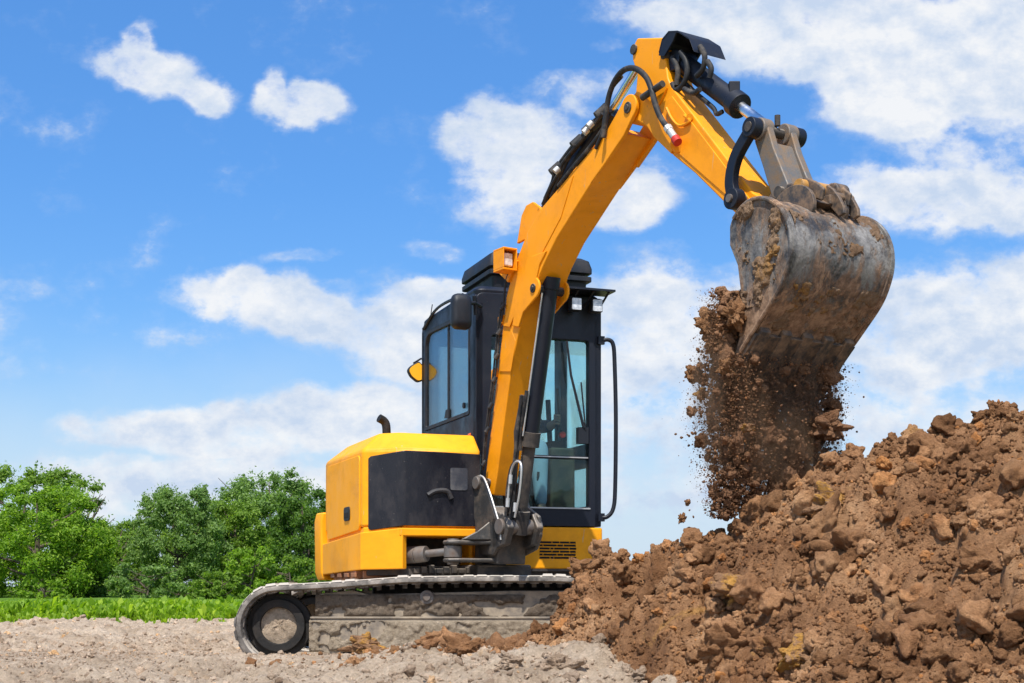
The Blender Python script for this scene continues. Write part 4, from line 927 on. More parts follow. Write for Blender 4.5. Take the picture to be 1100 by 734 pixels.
m.add(vs, [(i*4+j, i*4+(j+1) % 4, i*4+4+(j+1) % 4, i*4+4+j) for i in range(5) for j in range(4)]+[(0, 1, 2, 3), (20, 21, 22, 23)])
for s in (-1, 1): m.prism([(1.86, 3.50), (1.89, 3.58), (1.95, 3.603), (2.02, 3.58), (1.99, 3.54), (1.91, 3.48)], BP, s*.115, s*.103)
m.build('hose_guard', 'black', arm, bevel=.004)
a0 = Vector(BP(1.93, 3.46, 0)); a1 = Vector(BP(2.70, 2.84, 0)); d = a1-a0
m = MB(); m.cyl(a0-d*.02, a0+d*.62, .056, 24); m.cyl(a0+d*.58, a0+d*.65, .070, 24); m.cyl(BP(1.93, 3.46, -.07), BP(1.93, 3.46, .07), .06, 18)
k = a0+d*.58; m.box(lambda x, y, z: (k.x+x, k.y+y, k.z+z), -.03, .03, -.03, .03, .04, .105)
bcy = m.build('bucket_cylinder', 'black', EX, bevel=.006)
m = MB(); m.cyl(a0+d*.6, a0+d*.98, .030, 18); m.build('cylinder_rod', 'chrome', bcy)
m = MB(); nrm = Vector(BP(-.62, -.77, 0))-Vector(BP(0, 0, 0)); nrm.normalize()
m.tube(smooth_path([a0+d*.05+nrm*.07+sdv*.03, a0+d*.3+nrm*.08+sdv*.03, a0+d*.47+nrm*.085+sdv*.03, a0+d*.52+nrm*.10+sdv*.03, a0+d*.56+nrm*.07+sdv*.03]), .013, 8)
for p in ([(731, 56), (737, 66), (738, 80), (733, 92), (726, 97), (722, 90)], [(752, 50), (757, 60), (755, 74), (748, 82)], [(760, 66), (764, 74), (762, 84)], [(722, 62), (728, 75), (727, 92)], [(735, 96), (745, 100), (752, 96)]):
    m.tube(smooth_path([TP(u, v, -.075) for u, v in p], 5), .016, 10)
m.build('cylinder_hose', 'hose', bcy)
# the big arching hose from the boom to the arm, with its red cap
m = MB(); p = [(648, 148), (650, 130), (654, 104), (661, 86), (671, 75), (683, 74), (694, 83), (700, 97), (704, 112), (709, 125), (716, 136), (722, 144)]
m.tube(smooth_path([TP(u, v, -.15) for u, v in p], 6), .017, 12); m.tube(smooth_path([TP(u, v, -.125) for u, v in ((640, 160), (648, 140), (652, 118), (657, 96), (668, 82))], 5), .012, 8)
hs = m.build('arching_hose', 'hose', EX)
m = MB(); c0 = Vector(TP(717, 137, -.15)); c1 = Vector(TP(726, 150, -.15)); m.cyl(c0, c1, .021, 14); m.cyl(c0, c0+(c1-c0)*.3, .025, 8); m.build('hose_fitting', 'silver', hs)
m = MB(); m.cyl(c1-(c1-c0)*.1, c1+(c1-c0)*.25, .026, 14); m.build('red_cap', 'red', hs)
m = MB(); m.cyl(TP(690, 105, -.14), TP(712, 90, -.14), .020, 10); m.cyl(TP(690, 105, -.12), TP(712, 90, -.12), .016, 10); m.build('hose_clamp', 'dark', hs)
# small pipes and bosses around the arm pivot
m = MB(); m.tube(smooth_path([TP(u, v, -.11) for u, v in ((716, 116), (722, 128), (730, 135), (741, 130), (735, 124))], 4), .008, 6); m.cyl(TP(727, 157, -.12), TP(727, 157, -.09), .035, 16); m.cyl(TP(741, 126, -.11), TP(741, 126, -.09), .02, 12); m.build('arm_boss', 'boom_yellow', arm)

# --- linkage and quick coupler
for w in (-.155, .155):
    pth = smooth_path([BP(2.56, 2.50, w), BP(2.545, 2.60, w), BP(2.585, 2.73, w), BP(2.70, 2.84, w)], 6); n = len(pth)
    m = MB(); rings = []
    c2 = [(2.56, 2.50), (2.535, 2.60), (2.575, 2.72), (2.70, 2.84)]
    cc = smooth_path([(*q_, 0) for q_ in c2], 6)
    for i, q_ in enumerate(cc):
        t = (cc[min(i+1, len(cc)-1)]-cc[max(0, i-1)]).normalized(); nn = Vector((-t.y, t.x)); hw = .034
        a_, b_ = q_+Vector((*(nn.xy*hw), 0)), q_-Vector((*(nn.xy*hw), 0))
        rings.append([BP(a_.x, a_.y, w-.022), BP(a_.x, a_.y, w+.022), BP(b_.x, b_.y, w+.022), BP(b_.x, b_.y, w-.022)])
    m.loft(rings); m.cyl(BP(2.56, 2.50, w-.032), BP(2.56, 2.50, w+.032), .056, 24); m.cyl(BP(2.70, 2.84, w-.03), BP(2.70, 2.84, w+.03), .052, 24)
    lk = m.build('curved_link', 'black', EX, bevel=.006)
    m = MB(); m.cyl(BP(2.56, 2.50, w-.045), BP(2.56, 2.50, w+.045), .022, 14); m.build('link_pin', 'steel', lk)
m = MB()
for s in (-1, 1):
    m.prism([(2.65, 2.86), (2.70, 2.895), (2.75, 2.86), (2.80, 2.72), (2.91, 2.50), (2.86, 2.42), (2.79, 2.46), (2.72, 2.64), (2.66, 2.78)], BP, s*.06, s*.105)
    m.cyl(BP(2.70, 2.84, s*.05), BP(2.70, 2.84, s*.125), .058, 20)
m.prism([(2.735, 2.76), (2.765, 2.76), (2.87, 2.52), (2.83, 2.50), (2.745, 2.68)], BP, -.07, .07)
ht = m.build('tipping_link', 'link', EX, bevel=.008)
m = MB(); m.cyl(BP(2.70, 2.84, -.19), BP(2.70, 2.84, .19), .026, 16); m.cyl(BP(2.72, 2.87, .0), BP(2.72, 2.925, .0), .016, 10); m.cyl(BP(2.86, 2.47, -.13), BP(2.86, 2.47, .13), .03, 16); m.build('link_pin', 'dark', ht)
m = MB()
for s in (-1, 1):
    m.prism([(2.70, 2.38), (2.75, 2.47), (2.83, 2.52), (2.95, 2.50), (3.02, 2.51), (3.10, 2.47), (3.16, 2.42), (3.14, 2.36), (3.06, 2.40), (3.0, 2.34), (2.82, 2.32), (2.74, 2.33)], BP, s*.082, s*.102)
m.prism([(2.78, 2.37), (2.90, 2.42), (3.05, 2.40), (3.10, 2.37), (3.0, 2.35), (2.82, 2.34)], BP, -.08, .08)
m.prism([(2.86, 2.40), (2.90, 2.50), (2.97, 2.50), (3.03, 2.40)], BP, -.012, .012)
m.cyl(BP(2.88, 2.45, -.05), BP(3.06, 2.43, -.05), .024, 12); m.cyl(BP(2.88, 2.45, .045), BP(3.06, 2.43, .045), .024, 12)
m.cyl(BP(2.80, 2.38, -.135), BP(2.80, 2.38, .135), .05, 18); m.cyl(BP(3.06, 2.45, .05), BP(3.06, 2.45, .14), .045, 16)
qc = m.build('quick_coupler', 'mud_steel', EX, bevel=.01)
m = MB(); m.cyl(BP(3.02, 2.46, -.14), BP(3.02, 2.46, .15), .036, 16); m.build('rusty_pin', 'amber' if False else grimy('ochre_rust', (.45, .22, .05), .7, dlo=.5, dhi=.8, bmp=.5), qc)
m = MB()
for w in (.03, .13): m.prism([(3.02, 2.47), (3.06, 2.48), (3.10, 2.45), (3.14, 2.40), (3.17, 2.35), (3.175, 2.31), (3.14, 2.30), (3.11, 2.33), (3.08, 2.36), (3.03, 2.38)], BP, w-.011, w+.011)
m.cyl(BP(3.10, 2.41, .03), BP(3.10, 2.41, .15), .026, 12); m.box(lambda a, b, c: BP(3.02+a, 2.37+b, c), 0, .08, 0, .05, .0, .13)
m.build('coupler_hook', 'mud_steel', qc, bevel=.006)

# --- bucket
BP_arm = BP
def BP(r, z, w): w = w*.94-.022; return BP_arm(r, z, w)      # the bucket is slightly narrower than the pin centres it hangs from
sp = [(2.80, 2.31), (2.86, 2.355), (2.94, 2.375), (3.04, 2.355), (3.145, 2.28), (3.198, 2.19), (3.212, 2.09), (3.19, 2.0), (3.13, 1.895), (3.0, 1.77), (2.89, 1.67), (2.79, 1.575)]
spf = [tuple(v.xy) for v in smooth_path([(*q_, 0) for q_ in sp], 4)]
bk = MB(); rings = []
for i, (r, z) in enumerate(spf):
    t = Vector(spf[min(i+1, len(spf)-1)])-Vector(spf[max(0, i-1)]); t.normalize(); nn = Vector((t.y, -t.x)); nn = -nn if False else nn
    ri, zi = r+nn.x*.018, z+nn.y*.018
    rings.append((r, z, ri, zi))
NW = 24; vs = []; wv = np.linspace(-.35, .35, NW+1)
for (r, z, ri, zi) in rings:
    for w in wv:
        jit = .004*math.sin(w*31+r*40)+.003*math.sin(w*77+z*50); vs.append(BP(r+jit*.5, z+jit*.5, w))
    for w in wv: vs.append(BP(ri, zi, w))
K = 2*(NW+1); fs = []
for i in range(len(rings)-1):
    for j in range(NW):
        fs.append((i*K+j, i*K+j+1, (i+1)*K+j+1, (i+1)*K+j)); fs.append((i*K+NW+1+j, (i+1)*K+NW+1+j, (i+1)*K+NW+2+j, i*K+NW+2+j))
for i in (0, len(rings)-1):
    for j in range(NW): fs.append((i*K+j, i*K+NW+1+j, i*K+NW+2+j, i*K+j+1))
for i in range(len(rings)-1):
    for j in (0, NW): fs.append((i*K+j, (i+1)*K+j, (i+1)*K+NW+1+j, i*K+NW+1+j))
bk.add(vs, fs); bucket = bk.build('bucket', 'bucket', EX, smooth=50)
edge = [(2.80, 1.62), (2.875, 1.78), (2.85, 1.92), (2.825, 2.07), (2.765, 2.185), (2.765, 2.28)]
for s in (-1, 1):
    m = MB(); out = [(2.78, 2.31)]+[(a+.012*(1 if a > 3 else 0), b+.008) for a, b in spf[1:]]+edge
    m.prism(out, BP, s*.345, s*.368)
    m.build('bucket_side', 'bucket', bucket, bevel=.004)
m = MB()
for s in (-1, 1):
    rim = smooth_path([BP(a, b, s*.372) for a, b in sp], 4); m.tube(rim, .011, 8)
m.build('side_rim', 'bucket', bucket)
m = MB(); m.prism([(2.94, 1.715), (2.965, 1.70), (2.76, 1.51), (2.72, 1.485), (2.74, 1.54)], BP, -.365, .365); m.build('cutting_edge', 'mud_steel', bucket, bevel=.004)
for k in range(5):
    w = -.31+k*.155; m = MB()
    m.loft([[BP(2.98, 1.715, w-.035), BP(2.98, 1.715, w+.035), BP(2.96, 1.75, w+.035), BP(2.96, 1.75, w-.035)], [BP(2.80, 1.505, w-.04), BP(2.80, 1.505, w+.04), BP(2.74, 1.56, w+.04), BP(2.74, 1.56, w-.04)], [BP(2.665, 1.40, w-.028), BP(2.665, 1.40, w+.028), BP(2.65, 1.415, w+.028), BP(2.65, 1.415, w-.028)]])
    m.build('bucket_tooth', 'mud_steel', bucket, bevel=.006)
for w in (-.24, -.06, .10, .26):
    m = MB(); ww = .035; pts = spf[38:]; rg_ = []
    for (r, z) in pts: rg_.append([BP(r, z, w-ww), BP(r, z, w+ww), BP(r+.014, z-.016, w+ww), BP(r+.014, z-.016, w-ww)])
    m.loft(rg_); m.build('wear_strip', 'mud_steel', bucket, bevel=.003)
for w in (-.12, .12):
    m = MB(); ear = [(2.80, 2.30)]+[(2.98+.155*math.cos(R(a)), 2.345+.125*math.sin(R(a))) for a in range(170, -11, -15)]+[(3.10, 2.28)]
    m.prism(ear, BP, w-.012, w+.012); m.build('bucket_ear', 'mud_steel', bucket, bevel=.004)
BP = BP_arm
# clay stuck to the bucket: sheets that follow its side and back
def clay(name, fnP, a0, a1, b0, b1, na, nb, thr, amp, seed, bias=None):
    A, B_ = np.meshgrid(np.linspace(a0, a1, na), np.linspace(b0, b1, nb)); a = A.ravel(); b = B_.ravel()
    n = fbm(a*9, b*9, 5, seed, .6)+(bias(a, b) if bias else 0); h = np.clip((n-thr)*3, -1, .8)
    hh = amp*h+amp*.7*clods(a, b, .03, seed+2, .8)+amp*.8*np.abs(fbm(a*35, b*35, 3, seed+1)); hh = np.where(h <= 0, -.012, hh)
    V = fnP(a, b, hh); i = (np.arange(nb-1)[:, None]*na+np.arange(na-1)[None]).ravel(); F = np.stack([i, i+1, i+1+na, i+na], 1)
    keep = (h[F] > 0).any(1); return mesh_np(name, V-np.array(EX.location[:]), F[keep], 'clay', bucket)
def sideP(r, z, h):
    w = (-.370-h)*.94-.022; return np.stack([P0[0]+r*F2[0]+w*WW[0], P0[1]+r*F2[1]+w*WW[1], z], 1)
def inside(r, z):       # negative bias outside the side plate
    poly = [(2.80, 2.30)]+spf[2:]+edge; inn = np.zeros(len(r), bool); n = len(poly)
    for i in range(n):
        (x0, y0), (x1, y1) = poly[i], poly[i-1]; c = ((y0 > z) != (y1 > z)) & (r < (x1-x0)*(z-y0)/((y1-y0) if abs(y1-y0) > 1e-9 else 1e-9)+x0); inn ^= c
    line = 2.90+.06*np.sin((2.3-z)*7); streak = .22-np.abs(r-line)*2.6; streak = np.maximum(streak, .18-np.hypot(r-3.05, (z-2.12)*1.0)*2.0)
    return np.where(inn, streak-.12, -5)
clay('stuck_clay', sideP, 2.76, 3.22, 1.62, 2.38, 110, 170, .06, .012, 12, inside)
SP = np.array(spf); sl = np.concatenate([[0], np.cumsum(np.hypot(*np.diff(SP, axis=0).T))])
def backP(w, q, h):
    w = w*.94-.022
    r = np.interp(q, sl, SP[:, 0]); z = np.interp(q, sl, SP[:, 1]); e = .01
    tr_ = np.interp(q+e, sl, SP[:, 0])-np.interp(q-e, sl, SP[:, 0]); tz = np.interp(q+e, sl, SP[:, 1])-np.interp(q-e, sl, SP[:, 1]); L = np.hypot(tr_, tz)+1e-9
    r = r-tz/L*h*-1*-1 if False else r+(-tz/L)*h; z = z+(tr_/L)*h
    return np.stack([P0[0]+r*F2[0]+w*WW[0], P0[1]+r*F2[1]+w*WW[1], z], 1)
clay('stuck_clay', backP, -.33, .33, .05, .60, 130, 110, .27, .007, 31, lambda w, q: .30*np.clip(1-np.abs(q-.30)/.28, 0, 1)-.08)
clay('stuck_clay', backP, -.33, .33, .75, 1.20, 120, 90, .26, .006, 47, None)
# ------------------------------------------------------------------ operator
def skin_chain(pts, edges, root=0, sub=2):
    me = bpy.data.meshes.new('person'); me.from_pydata([p[:3] for p in pts], edges, []); o = bpy.data.objects.new('person', me); COL.objects.link(o)
    sm = o.modifiers.new('skin', 'SKIN'); sm.use_smooth_shade = True
    for i, p in enumerate(pts): me.skin_vertices[0].data[i].radius = (p[3], p[4] if len(p) > 4 else p[3])
    me.skin_vertices[0].data[root].use_root = True
    ss = o.modifiers.new('sub', 'SUBSURF'); ss.levels = sub; ss.render_levels = sub; return o
OP = U(.50, -.78, 0)
def HU(l, f, z): a = U(l, f, z); return (a[0]-OP[0], a[1]-OP[1], a[2]-.94)
def J(l, f, z, r, r2=None): return (*HU(l, f, z), r, r2 or r)
pts = [J(.50, -.78, 1.50, .14, .12), J(.50, -.80, 1.65, .145, .11), J(.50, -.82, 1.85, .17, .115), J(.50, -.81, 1.97, .11, .09), J(.50, -.79, 2.04, .055), J(.50, -.77, 2.10, .06), J(.50, -.76, 2.17, .088, .10), J(.50, -.76, 2.25, .08, .09),
       J(.34, -.81, 1.93, .065), J(.27, -.70, 1.70, .048), J(.24, -.46, 1.68, .036), J(.245, -.39, 1.71, .03),
       J(.66, -.81, 1.93, .065), J(.75, -.72, 1.70, .048), J(.77, -.47, 1.68, .036), J(.785, -.39, 1.71, .03),
       J(.40, -.72, 1.48, .10), J(.36, -.30, 1.50, .072), J(.37, -.22, 1.20, .046), J(.37, -.20, 1.04, .034), J(.37, -.10, .985, .035),
       J(.60, -.72, 1.48, .10), J(.60, -.30, 1.50, .072), J(.58, -.22, 1.20, .046), J(.58, -.20, 1.04, .034), J(.58, -.10, .985, .035)]
edges = [(0, 1), (1, 2), (2, 3), (3, 4), (4, 5), (5, 6), (6, 7), (2, 8), (8, 9), (9, 10), (10, 11), (2, 12), (12, 13), (13, 14), (14, 15), (0, 16), (16, 17), (17, 18), (18, 19), (19, 20), (0, 21), (21, 22), (22, 23), (23, 24), (24, 25)]
per = skin_chain(pts, edges); per.location = (OP[0], OP[1], .94)
per.data.materials.append(M['skin'])
tag(per, 'operator in dark top and pale jeans seated inside the excavator cab', 'person')
def clothe(name, keys, edges_, mat, grow=.012):
    idx = {k: i for i, k in enumerate(keys)}
    p2 = [(*pts[k][:3], pts[k][3]+grow, pts[k][4]+grow) for k in keys]
    o = skin_chain(p2, [(idx[a], idx[b]) for a, b in edges_]); o.name = name; o.data.name = name; o.data.materials.append(M[mat]); o.parent = per; return o
clothe('jacket', [1, 0, 2, 3, 8, 9, 10, 12, 13, 14], [(0, 1), (1, 2), (2, 3), (2, 8), (8, 9), (9, 10), (2, 12), (12, 13), (13, 14)], 'cloth')
clothe('jeans', [0, 16, 17, 18, 19, 21, 22, 23, 24], [(0, 16), (16, 17), (17, 18), (18, 19), (0, 21), (21, 22), (22, 23), (23, 24)], 'jeans')
for l in (.37, .585):
    m = MB(); m.tube([HU(l, -.24, .985), HU(l, -.18, 1.0), HU(l, -.08, .985), HU(l, -.03, .97)], [.042, .05, .042, .028], 12); sh = m.build('shoe', 'seat'); sh.parent = per
m = MB(); hc = HU(.50, -.775, 2.24)
hr = ico(3)[0]; hv = hr*np.array([.09, .105, .085])+np.array([hc[0], hc[1], hc[2]+.01]); hv[:, 2] = np.maximum(hv[:, 2], hc[2]-.01)
o = mesh_np('hair', hv, ico(3)[1], 'hair', per)
for sx in (-1, 1):
    b0 = Vector(HU(.785 if sx > 0 else .245, -.385, 1.715)); m = MB(); L = Vector(HU(1, 0, 0))-Vector(HU(0, 0, 0)); Fw = Vector(HU(0, 1, 0))-Vector(HU(0, 0, 0)); Zv = Vector((0, 0, 1))
    for k in range(4):
        s0 = b0+Fw*.02+Zv*(.03-.02*k); q = (.046, .05, .048, .038)[k]
        m.tube([s0, s0+Fw*q*.7-L*sx*.004, s0+Fw*q-L*sx*.03, s0+Fw*q*.5-L*sx*.045], [.0095, .009, .0085, .007], 8)
    m.tube([b0-L*sx*.015, b0-L*sx*.03+Fw*.02+Zv*.02, b0-L*sx*.025+Fw*.04+Zv*.03], [.011, .010, .008], 8)
    h = m.build('hand', 'skin'); h.parent = per

# ------------------------------------------------------------------ falling soil
rg = np.random.default_rng(99)
def stream(n, spread, low=0):
    """soil leaves the lip of the bucket and drops on the heap"""
    w = rg.uniform(-.46, .33, n); z = rg.uniform(.80, 1.95, n); t = np.clip((1.80-z)/1.0, 0, 1)
    left = 2.68-.15*np.sin(np.clip(t*1.25, 0, 1)*2.6)*1.0+.05*t; right = 2.92-.08*t-.10*np.clip(t-.55, 0, 1)
    r = left+(right-left)*rg.beta(1.3, 1.3, n); r = r+rg.normal(0, spread, n); w = w+rg.normal(0, spread, n)
    w = w*(1-.08*t); r = np.where(z > 1.62, np.minimum(r, 2.78-.0*z), r)
    x = P0[0]+r*F2[0]+w*WW[0]; y = P0[1]+r*F2[1]+w*WW[1]; return x, y, z, r, w, t
def keep_ok(x, y, z, r, w, t):
    cl = fbm(x*7+z*2, z*6, 3, 55)+.5*fbm(y*9, z*15, 2, 66)
    dens = np.clip(1.15-1.25*np.clip(t-.35, 0, 1), .1, 1)
    return (cl+.6*dens > -.24+.16*t+.5*np.clip(t-.75, 0, 1)) & (z > pile_h(x, y)+.02)
parts = []
for n, spr, s0, s1, lib in ((210, .025, .024, .08, CL3), (1100, .02, .012, .034, CL2), (7000, .025, .006, .014, CL1), (34000, .03, .003, .007, CL0), (90000, .045, .0014, .0032, CL0)):
    x, y, z, r, w, t = stream(n, spr); ok = keep_ok(x, y, z, r, w, t)
    if s0 < .01: ok &= True
    x, y, z = x[ok], y[ok], z[ok]; s = s0*(s1/s0)**(rg.uniform(0, 1, len(x))**1.6); parts.append(scatter(np.stack([x, y, z], 1), s, lib, rg))
# thin fringe of stray grains
x, y, z, r, w, t = stream(900, .10); ok = (z > pile_h(x, y)) & (z < 1.5); parts.append(scatter(np.stack([x, y, z], 1)[ok], rg.uniform(.003, .012, ok.sum()), CL0, rg))
tag(mesh_np('falling_soil', *merge(parts), 'wet'), 'curtain of dark brown crumbs and grains pouring out of the bucket', None, None, 'stuff')
def dust_mat():
    m = bpy.data.materials.new('airborne_dust'); m.use_nodes = True; nt = m.node_tree; N = nt.nodes; L = nt.links; N.remove(N['Principled BSDF'])
    v = N.new('ShaderNodeVolumePrincipled'); v.inputs['Color'].default_value = (.62, .40, .25, 1); v.inputs['Anisotropy'].default_value = .2
    n = nz(N, L, 7, 3, .6, stretch=(1.6, 1.6, .3)); mr = N.new('ShaderNodeMapRange'); L.new(n, mr.inputs[0]); mr.inputs[1].default_value = .42; mr.inputs[2].default_value = .68; mr.inputs[3].default_value = 0; mr.inputs[4].default_value = 7.0
    L.new(mr.outputs[0], v.inputs['Density']); L.new(v.outputs[0], N['Material Output'].inputs['Volume']); return m
M['dust'] = dust_mat()
m = MB(); rgz = []
for z_, rc, rw, hw in ((1.98, 2.76, .04, .32), (1.80, 2.72, .10, .36), (1.60, 2.72, .17, .42), (1.35, 2.70, .20, .45), (1.15, 2.72, .18, .42), (1.0, 2.74, .12, .32), (.92, 2.74, .04, .2)):
    rgz.append([BP(rc+rw*1.2*math.cos(2*math.pi*k/20), z_, hw*1.15*math.sin(2*math.pi*k/20)-.06) for k in range(20)])
m.loft(rgz); tag(m.build('dust_cloud', 'dust'), 'fine brown dust hanging in the falling soil', None, None, 'stuff')
G_ = 'lumps falling beside the pouring soil'
def FP(u, v, w): return TP(u, v, w)
for i, (u, v, w, s, st, mat, lab) in enumerate((
    (764, 351, -.42, .075, (1.25, .8, .9), 'clod', 'large angular brown lump falling highest on the left of the soil curtain'),
    (746, 401, -.42, .052, (1, 1, 1), 'clod', 'round brown lump falling at the left edge halfway down the soil curtain'),
    (754, 422, -.42, .036, (1, 1, .9), 'ochre', 'small ochre lump falling just below the round brown lump'),
    (803, 460, -.50, .032, (1.2, 1, .8), 'ochre', 'bright yellow clod in the middle of the soil curtain'),
    (888, 460, .18, .085, (1.25, 1, .85), 'wet', 'large dark lump falling at the right edge of the soil curtain'),
    (790, 338, -.42, .06, (.9, 1, 1.1), 'clod', 'rusty brown lump falling close beside the bucket side'),
    (733, 557, -.40, .026, (1, 1, 1.1), 'clod', 'small brown lump falling lowest at the left over the heap'),
    (739, 540, -.40, .016, (1, 1, 1), 'wet', 'tiny dark lump just above the lowest falling lump'),
    (768, 372, -.42, .05, (1, 1, 1.1), 'clod', 'brown lump just below the large angular falling lump'),
    (778, 396, -.45, .042, (1.1, 1, 1), 'clod', 'brown lump inside the soil curtain right of the round lump'),
    (897, 437, .28, .035, (1, 1, 1.2), 'wet', 'small dark lump above the large dark lump at the right edge of the curtain'))):
    one_clod('falling_lump', FP(u, v, w), s, mat, lab, 'soil lump', G_, st, seed=i+3)
# notable lumps on the heap and ground (positions on the heap surface)
def heap_lump(u, v, D, s, st, mat, lab, seed, name='clay_lump', up=0):
    Ds = np.linspace(4.3, 9.2, 900); hh = surf((u-CX)/FPX*Ds, Ds); hit = np.nonzero(CZ+(HZ-v)/FPX*Ds < hh)[0]      # where the line of sight meets the heap
    if len(hit): D = float(Ds[hit[0]])
    x = (u-CX)/FPX*D; z = CZ+(HZ-v)/FPX*D; one_clod(name, (x, D, z+up), s, mat, lab, 'clay lump', 'big lumps on and by the heap', st, seed=seed)
heap_lump(893, 545, 6.62, .10, (1.1, .9, .9), 'ochre', 'upright yellow ochre lump with a dark hollow at its left, high on the heap', 41)
heap_lump(882, 575, 6.45, .11, (.9, .9, 1.3), 'clod', 'tall split brown lump directly below the upright ochre lump', 42)
heap_lump(912, 592, 6.25, .12, (1.1, .9, .9), 'clod', 'broad blocky brown lump right of the split lump on the heap', 43)
heap_lump(800, 636, 6.5, .10, (1.6, .9, .75), 'ochre', 'long flat ochre lump halfway down the front of the heap', 44)
heap_lump(860, 705, 5.65, .10, (1.2, .9, .9), 'ochre', 'ochre lump at the bottom edge of the photo in the heap', 45)
heap_lump(712, 622, 7.35, .12, (.8, .8, 1.25), 'clod', 'upright ridged brown lump in the left part of the heap', 46)
heap_lump(628, 612, 8.2, .09, (1.2, .8, .9), 'clod', 'peak lump at the left end of the heap beside the cab', 47)
heap_lump(652, 600, 8.15, .08, (1, .8, 1), 'clod', 'second peak lump on the left crest of the heap', 48)
heap_lump(775, 700, 6.0, .10, (1.1, .9, .9), 'clod', 'rounded brown lump low in the middle of the heap', 49)
heap_lump(1062, 610, 5.9, .12, (1.1, .9, .9), 'clod', 'large brown lump at the right edge of the photo on the heap', 50)
heap_lump(843, 700, 5.75, .085, (1.1, .9, 1), 'clod', 'blocky lump with cut faces beside the bottom ochre lump', 51)
heap_lump(392, 695, 8.95, .085, (1.5, .8, .75), 'ochre', 'small ochre brown lump lying in front of the track frame', 52)
heap_lump(472, 691, 8.9, .11, (1.5, .9, .8), 'clod', 'long brown lump against the bottom of the track frame', 53)
heap_lump(498, 700, 8.75, .10, (1.3, .8, .8), 'clod', 'dark brown lump at the foot of the heap next to the long lump', 54)
heap_lump(600, 718, 7.2, .075, (1.2, 1, .8), 'gclod', 'largest pale lump at the bottom of the photo before the heap', 55)
heap_lump(690, 727, 6.6, .065, (1.2, 1, .8), 'gclod', 'pale lump at the bottom of the photo, right of the largest pale one', 56)
heap_lump(550, 711, 7.6, .06, (1.2, 1, .8), 'gclod', 'pale lump left of the largest pale one at the foot of the heap', 57)

# ------------------------------------------------------------------ crop, trees
def leaves(n, centers, spread, size, rgs, aspect=.55, up=.3, droop=0):
    """n leaf quads round the given clump centres"""
    k = rgs.integers(0, len(centers), n); c = np.asarray(centers)[k]
    d = rgs.normal(size=(n, 3)); d /= np.linalg.norm(d, axis=1)[:, None]; rad = np.abs(rgs.normal(0, .62, n))+.12
    p = c[:, :3]+d*(rad*c[:, 3])[:, None]*np.array([1, 1, .8]); nrm = d+rgs.normal(size=(n, 3))*.7+np.array([0, 0, up]); nrm /= np.linalg.norm(nrm, axis=1)[:, None]
    a = np.cross(nrm, rgs.normal(size=(n, 3))); a[:, 2] -= droop; a /= np.linalg.norm(a, axis=1)[:, None]; b = np.cross(nrm, a); s = size*rgs.uniform(.6, 1.3, n)[:, None]
    V = np.stack([p-a*s*.6, p+b*s*aspect*.5, p+a*s*.6, p-b*s*aspect*.5], 1).reshape(-1, 3); F = np.arange(4*n).reshape(n, 4); return V, F
def tree(u, vtop, D, wpx, mat, label, seed, n=16000, leaf=.17, base=0.0, nclump=70, sparse=0, cat='tree', trunk=.16, low=.12, droop=0, name='tree', shape=1.0):
    x = (u-CX)/FPX*D; H = CZ+(HZ-vtop)/FPX*D-base; Wd = wpx/FPX*D/2; rgs = np.random.default_rng(seed)
    t = thing(name, (x, D, base), label, cat, 'trees and bushes along the far edge of the field')
    # limbs
    lim = MB(); tips = []
    lim.tube([(x, D, base-.1), (x+rgs.normal(0, .06), D, base+H*.25), (x+rgs.normal(0, .12), D, base+H*.55), (x+rgs.normal(0, .15), D, base+H*.85)], [trunk, trunk*.75, trunk*.45, trunk*.12], 8)
    for k in range(14):
        a = rgs.uniform(0, 6.28); h0 = H*rgs.uniform(.12, .6); L = Wd*rgs.uniform(.5, .95); up = H*rgs.uniform(.12, .38)
        e = (x+L*math.cos(a), D+L*math.sin(a)*.8, base+min(h0+up, H*.95)); lim.tube([(x, D, base+h0), ((x+e[0])/2, (D+e[1])/2, base+h0+up*.35), e], [trunk*.4, trunk*.25, trunk*.06], 6); tips.append(e)
    lim.build('trunk', 'bark', t)
    cs = []; nclump = int(nclump*1.9)
    for k in range(nclump):
        a = rgs.uniform(0, 6.28); h = low+(.97-low)*rgs.beta(1.15, 1.25); prof = math.sin(min(1, (h-low*.3)/(1-low*.3))**.75*math.pi*.93)**.55 if h < 1 else .2
        prof = max(prof, .05)
        rr = Wd*prof*rgs.uniform(.35, 1.0)**.6*shape; r = rgs.uniform(.05, .145)*min(H, Wd*2)*(1-.35*h)
        cs.append((x+rr*math.cos(a), D+rr*math.sin(a)*.8, base+h*H*.97-r*.5, r))
    if sparse: cs = [c for c in cs if not (c[2]-base > H*.55 and rgs.uniform() < sparse)]
    n = int(n*2.2); leaf *= .66; V1, F1 = leaves(n, cs, 1, leaf, rgs, droop=droop)
    # stray twigs beyond the clumps
    cs2 = [(c[0]+rgs.normal(0, c[3]*.55), c[1], c[2]+rgs.normal(0, c[3]*.5)+c[3]*.3, c[3]*.5) for c in cs for _ in range(2) if True]
    V2, F2_ = leaves(n//6, cs2, 1, leaf*.8, rgs, droop=droop)
    V, F = merge([(V1, F1), (V2, F2_)])
    mesh_np('crown', V-np.array([x, D, base]), F, mat, t, smooth=False)
